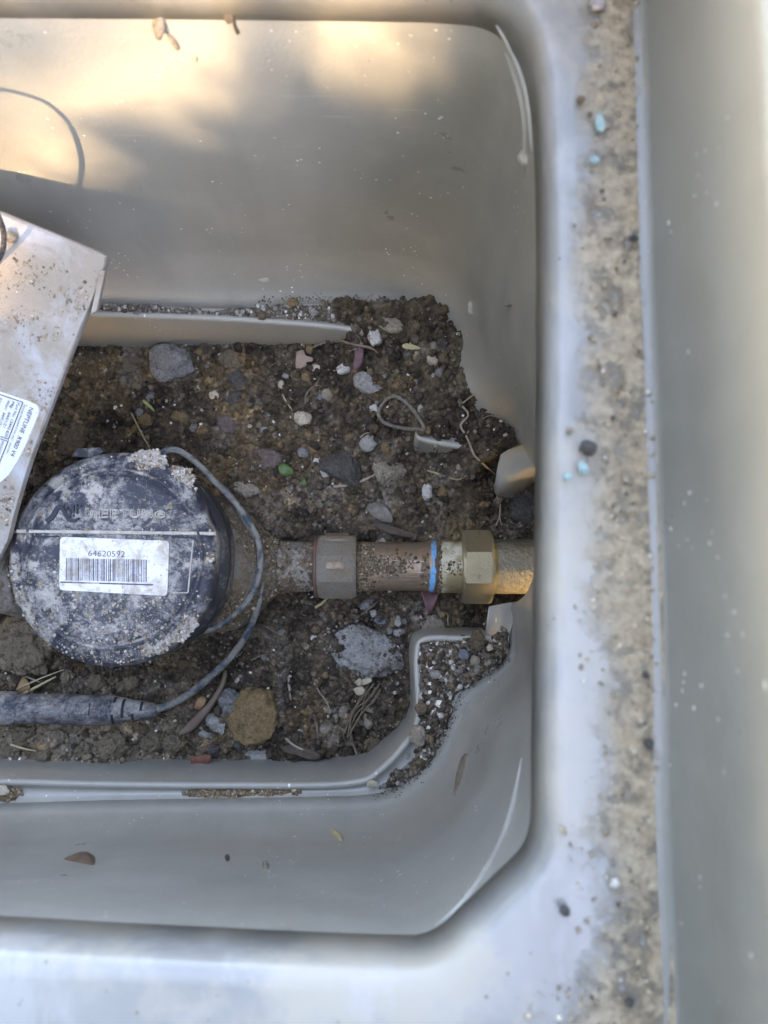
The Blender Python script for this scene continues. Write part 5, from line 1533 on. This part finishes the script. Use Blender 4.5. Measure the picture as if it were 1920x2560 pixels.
leaf([(741, 880), (758, 874), (764, 888), (782, 894), (780, 904), (766, 906), (764, 918), (740, 920)], 'pink_chip', 'pinkish tan flat chip under the flange lip', 'chip', .003, .001, 'chip', .0012)
leaf([(44, 1716), (58, 1691), (72, 1706), (75, 1722), (68, 1733), (46, 1731)], 'brown_leaf', 'tan dry leaf fragment between the straws', 'leaf', .005)
leaf([(485, 1770), (495, 1745), (512, 1742), (514, 1756), (498, 1775)], 'brown_leaf', 'orange brown leaf fragment left of the plant stem', 'leaf', .006)
leaf([(476, 1890), (500, 1888), (525, 1886), (526, 1904), (510, 1913), (480, 1912)], 'red_leaf', 'reddish brown leaf chip against the near flange', 'leaf', .005)
leaf([(916, 1266), (940, 1256), (965, 1266), (980, 1290), (978, 1306), (950, 1300), (930, 1288)], 'pod', 'grey curled bark flake above the copper tube', 'bark flake', .003, .003, 'bark_flake', .0012)
leaf([(925, 1312), (945, 1306), (965, 1308), (990, 1318), (1040, 1336), (1042, 1345), (1000, 1340), (960, 1328)], 'bark', 'dark bark strip lying along the copper tube', 'bark', .003, .001, 'bark_strip', .002)
leaf([(1050, 1476), (1095, 1476), (1092, 1500), (1080, 1530), (1068, 1532), (1060, 1505)], 'purple', 'dark purple leaf hanging under the blue paint mark', 'leaf', .006, .003)
leaf([(705, 1868), (740, 1862), (790, 1880), (802, 1894), (780, 1900), (740, 1888), (712, 1882)], 'bark', 'long brown bark piece at the bottom of the pit', 'bark', .004, .002, 'bark_piece', .004)
leaf([(962, 1850), (972, 1826), (980, 1830), (981, 1856), (966, 1872)], 'bark', 'upright bark chip left of the upright flange', 'bark', .004, .001, 'bark_chip', .002)
leaf([(1006, 862), (1018, 858), (1045, 866), (1052, 872), (1030, 874), (1008, 870)], 'straw', 'bone coloured wood splinter near the wall corner', 'splinter', .003, .001, 'splinter', .0014)
for i, pts in enumerate(([(886, 1706), (900, 1694), (904, 1706), (898, 1716)], [(900, 1700), (922, 1694), (930, 1702), (914, 1712), (902, 1712)], [(884, 1722), (902, 1714), (912, 1726), (904, 1738), (890, 1736)])):
    leaf(pts, 'cream_flake', ('upper left', 'upper right', 'lowest')[i] + ' cream dry flake in the pile below the chalky lump', 'flake', .006 + .001 * i, .002, 'flake', .0006, None, 'cream flakes')
for pts, lb_ in (([(1488, 296), (1500, 282), (1510, 300), (1514, 320), (1502, 334), (1490, 320)], 'larger teal flake high on the right ledge'), ([(1474, 398), (1484, 390), (1498, 396), (1496, 410), (1480, 412)], 'small teal flake below the larger one on the ledge'),
                 ([(1444, 1160), (1456, 1152), (1470, 1168), (1468, 1184), (1450, 1184)], 'teal flake below the dark brown lump on the ledge'), ([(1406, 1190), (1418, 1182), (1432, 1188), (1426, 1200), (1412, 1202)], 'leftmost teal flake on the right ledge')):
    leaf(pts, 'teal', lb_, 'flake', .0022, .0015, 'flake', .0006, ZL)
# bits stuck to the plastic walls
def on_wall(pxs, mat, label, cat, name, bump=.0012, thick=.0006):
    a = np.array(pxs, float); c = a.mean(0)
    q = crs([tuple(p) + (0.0,) for p in pxs] + [tuple(pxs[0]) + (0.0,)], max(16, len(pxs) * 4))[:-1, :2]
    V, Fc = [], []; k = len(q)
    for r, o_ in ((1.0, -.0003), (.85, thick), (.4, thick + bump)):
        for p in q:
            d = c + (p - c) * r
            h_, n = hit(d[0], d[1], o_)
            if h_ is None: return None
            V.append(tuple(h_))
    for r in range(2):
        for i in range(k):
            i2 = (i + 1) % k; Fc.append((r * k + i, r * k + i2, (r + 1) * k + i2, (r + 1) * k + i))
    Fc.append(tuple(2 * k + i for i in range(k)))
    return mk(name, V, Fc, M[mat] if mat in M else STONE[mat], smooth=True, label=label, cat=cat)
on_wall([(156, 2148), (190, 2138), (232, 2138), (240, 2150), (236, 2164), (220, 2162), (180, 2154)], 'seed', 'brown dry seed casing stuck on the near wall', 'seed casing', 'seed_casing', .0016)
on_wall([(378, 56), (390, 42), (408, 40), (418, 58), (414, 78), (396, 80), (382, 72)], 'tan', 'tan dirt clump stuck near the top of the far wall', 'dirt clump', 'dirt_clump', .003)
on_wall([(412, 74), (424, 82), (440, 96), (452, 122), (446, 126), (432, 104), (418, 88)], 'tan', 'thin trail of dirt below the tan clump on the far wall', 'dirt', 'dirt_trail', .0008)
on_wall([(556, 34), (582, 33), (590, 44), (575, 52), (560, 46)], 'brown', 'brown stain of dirt at the top edge of the far wall', 'dirt', 'dirt_clump', .001)
on_wall([(578, 42), (586, 44), (592, 66), (600, 82), (592, 84), (584, 66)], 'brown', 'thin brown drip below the stain on the far wall', 'dirt', 'dirt_trail', .0006)
on_wall([(481, 136), (490, 136), (494, 150), (486, 152)], 'straw', 'tiny yellow flake on the sunny far wall', 'flake', 'flake', .0006)
on_wall([(1172, 1084 + 796), (1162, 1920), (1150, 1960), (1134, 1995), (1140, 1940), (1156, 1886)], 'tan', 'long tan mud smear on the near right wall', 'mud smear', 'mud_smear', .0002, .0003)
on_wall([(824, 2076), (834, 2074), (856, 2092), (858, 2102), (846, 2100)], 'straw', 'small dry husk on the near wall', 'husk', 'husk', .001)
on_wall([(655, 2160), (668, 2158), (672, 2170), (660, 2174)], 'tan', 'tan crumb on the near wall', 'crumb', 'crumb', .001)
on_wall([(562, 2142), (570, 2140), (574, 2150), (566, 2154)], 'dark', 'black speck on the near wall', 'speck', 'speck', .0006)
on_wall([(643, 699), (668, 694), (674, 704), (650, 706)], 'white', 'white scuff mark low on the far wall', 'scuff', 'scuff_mark', 0, .0002)
on_wall([(1172, 756), (1178, 748), (1182, 784), (1176, 792)], 'white', 'narrow white plastic sliver on the far corner wall', 'sliver', 'plastic_sliver', .0008)
on_wall([(1262, 762), (1278, 757), (1282, 762), (1272, 767)], 'lgrey', 'small pale oval blister on the right wall', 'blister', 'blister', .001)
on_wall([(1300, 380), (1312, 372), (1318, 400), (1314, 420), (1304, 404)], 'white', 'ragged white plastic burr on the far right corner', 'burr', 'plastic_burr', .001)

# ------------------------------------------------------------------ the tree whose shade falls on the box
tree = thing('shade_tree', (-1.1, -4.3, ZG), 'leafy tree standing out of view whose shade covers the meter box', 'tree')
T0 = Vector((-.08, .129, .14))
DIST = 3.4
CC = T0 - SUN * DIST
uu = SUN.cross(Vector((0, 0, 1))).normalized(); vv = uu.cross(SUN).normalized()
def shadow_px(p):
    q = p + SUN * ((.129 - p.y) / SUN.y)
    return PX(q), q
LIT = [(-900, -300), (1070, -300), (1100, 60), (1080, 220), (980, 330), (800, 370), (700, 330), (620, 360), (560, 450), (420, 480), (300, 500), (260, 600), (360, 760), (360, 900), (-900, 900)]  # outline of the gap cut in the leaves to shape the sun patch
Lv, Lf = [], []
rl = np.random.default_rng(12)
nleaf = 0
for i in range(72000):
    if i < 38000:
        a, b = rl.normal(size=2) * .60; big = 1.0      # the bough between sun and box
        if a * a + b * b > 1.5: continue
    else:
        a, b = rl.uniform(-3.4, 1.9), rl.uniform(-1.3, 2.1); big = 2.1   # crown spread wide to hold back sky light
        if ((a + .75) / 2.65) ** 2 + ((b - .4) / 1.7) ** 2 > 1 or a * a + b * b < .7: continue
    p = CC + uu * a + vv * b + SUN * rl.normal() * .16 * big
    if p.z < .5: continue
    (px, py), q = shadow_px(p)
    if q.z < CAMZ - .05:
        if inside(LIT, np.array([px]), np.array([py]))[0]:
            if rl.random() > (.40 if px < 450 else .22): continue
            big *= .80; p = p - SUN * rl.uniform(6, 9)      # leaves moved far up-sun to dim the sun patch evenly
    elif abs(q.x + .2) < .28 and q.z < .5: continue
    n = Vector(rl.normal(size=3)); n = (n.normalized() * .7 + to_sun).normalized()
    t = n.cross(Vector(rl.normal(size=3))).normalized(); w = n.cross(t)
    L = (.018 + .014 * rl.random()) * big; W = L * .55
    k = len(Lv)
    Lv += [tuple(p - t * L), tuple(p + w * W), tuple(p + t * L), tuple(p - w * W)]
    Lf.append((k, k + 1, k + 2, k + 3))
lm = m_simple('tree_leaf', (.05, .10, .025), (.08, .13, .03), 3, .5)
mk('crown', Lv, Lf, lm, tree)
bm_ = m_simple('tree_bark', (.12, .09, .065), (.07, .05, .04), 20, .9, bump=.8, bscale=60, bd=.01)
root_ = Vector((-1.1, -4.3, ZG - .05))
V, Fc = tube([root_, root_ + Vector((.05, 0, .7)), root_ + Vector((0, .1, 1.5)), CC + Vector((-.1, -.8, .3))], [.12, .095, .08, .05], 30, 14, wob=.1)
mk('trunk', V, Fc, bm_, tree, smooth=True)
fork = CC + Vector((-.1, -.8, .3))
def wall_to_canopy(px, py, d):
    # point at distance d up-sun of the far wall pixel
    q = P(px, py, .15)
    r_ = ray(px, py); t = .129 / r_.y; q = Vector((0, 0, CAMZ)) + r_ * t
    return q - SUN * d
for pts, r0 in (([fork, wall_to_canopy(720, 700, 3.3), wall_to_canopy(660, 400, 3.2), wall_to_canopy(600, 60, 3.15), wall_to_canopy(560, -300, 3.1)], .0075), ([fork, wall_to_canopy(1000, 640, 3.3), wall_to_canopy(660, 470, 3.3), wall_to_canopy(380, 430, 3.3), wall_to_canopy(180, 455, 3.3)], .011), ([fork, CC + uu * .5 + vv * .3, CC + uu * .9 + vv * .5], .02), ([fork, CC - uu * .4 - vv * .2, CC - uu * .8 - vv * .1], .02)):
    V, Fc = tube(pts, [r0 * 2.2] + [r0] * (len(pts) - 2) + [r0 * .6], 40, 8, wob=.1)
    mk('branch', V, Fc, bm_, tree, smooth=True)

# unseen shrub added left of the box to block low sky light
shrub = thing('sky_block_shrub', (-1.25, .1, ZG), 'dense rounded shrub added unseen left of the meter box to block sky light', 'shrub')
Sv, Sf = [], []
for i in range(9000):
    d = Vector(rl.normal(size=3)).normalized() * (rl.random() ** .4)
    p = Vector((-1.35 + d.x * .55, .05 + d.y * 1.25, ZG + .75 + d.z * .72))
    n = Vector(rl.normal(size=3)).normalized(); t = n.cross(Vector(rl.normal(size=3))).normalized(); w = n.cross(t)
    L = .035 + .02 * rl.random(); W = L * .5; k = len(Sv)
    Sv += [tuple(p - t * L), tuple(p + w * W), tuple(p + t * L), tuple(p - w * W)]; Sf.append((k, k + 1, k + 2, k + 3))
mk('crown', Sv, Sf, lm, shrub)
V, Fc = tube([Vector((-1.35, .05, ZG - .05)), Vector((-1.33, .08, ZG + .3)), Vector((-1.36, .03, ZG + .8))], [.03, .025, .012], 12, 8, wob=.1)
mk('trunk', V, Fc, bm_, shrub, smooth=True)

# tidy: private bookkeeping off the objects
for o in bpy.data.objects:
    if '_b' in o: del o['_b']
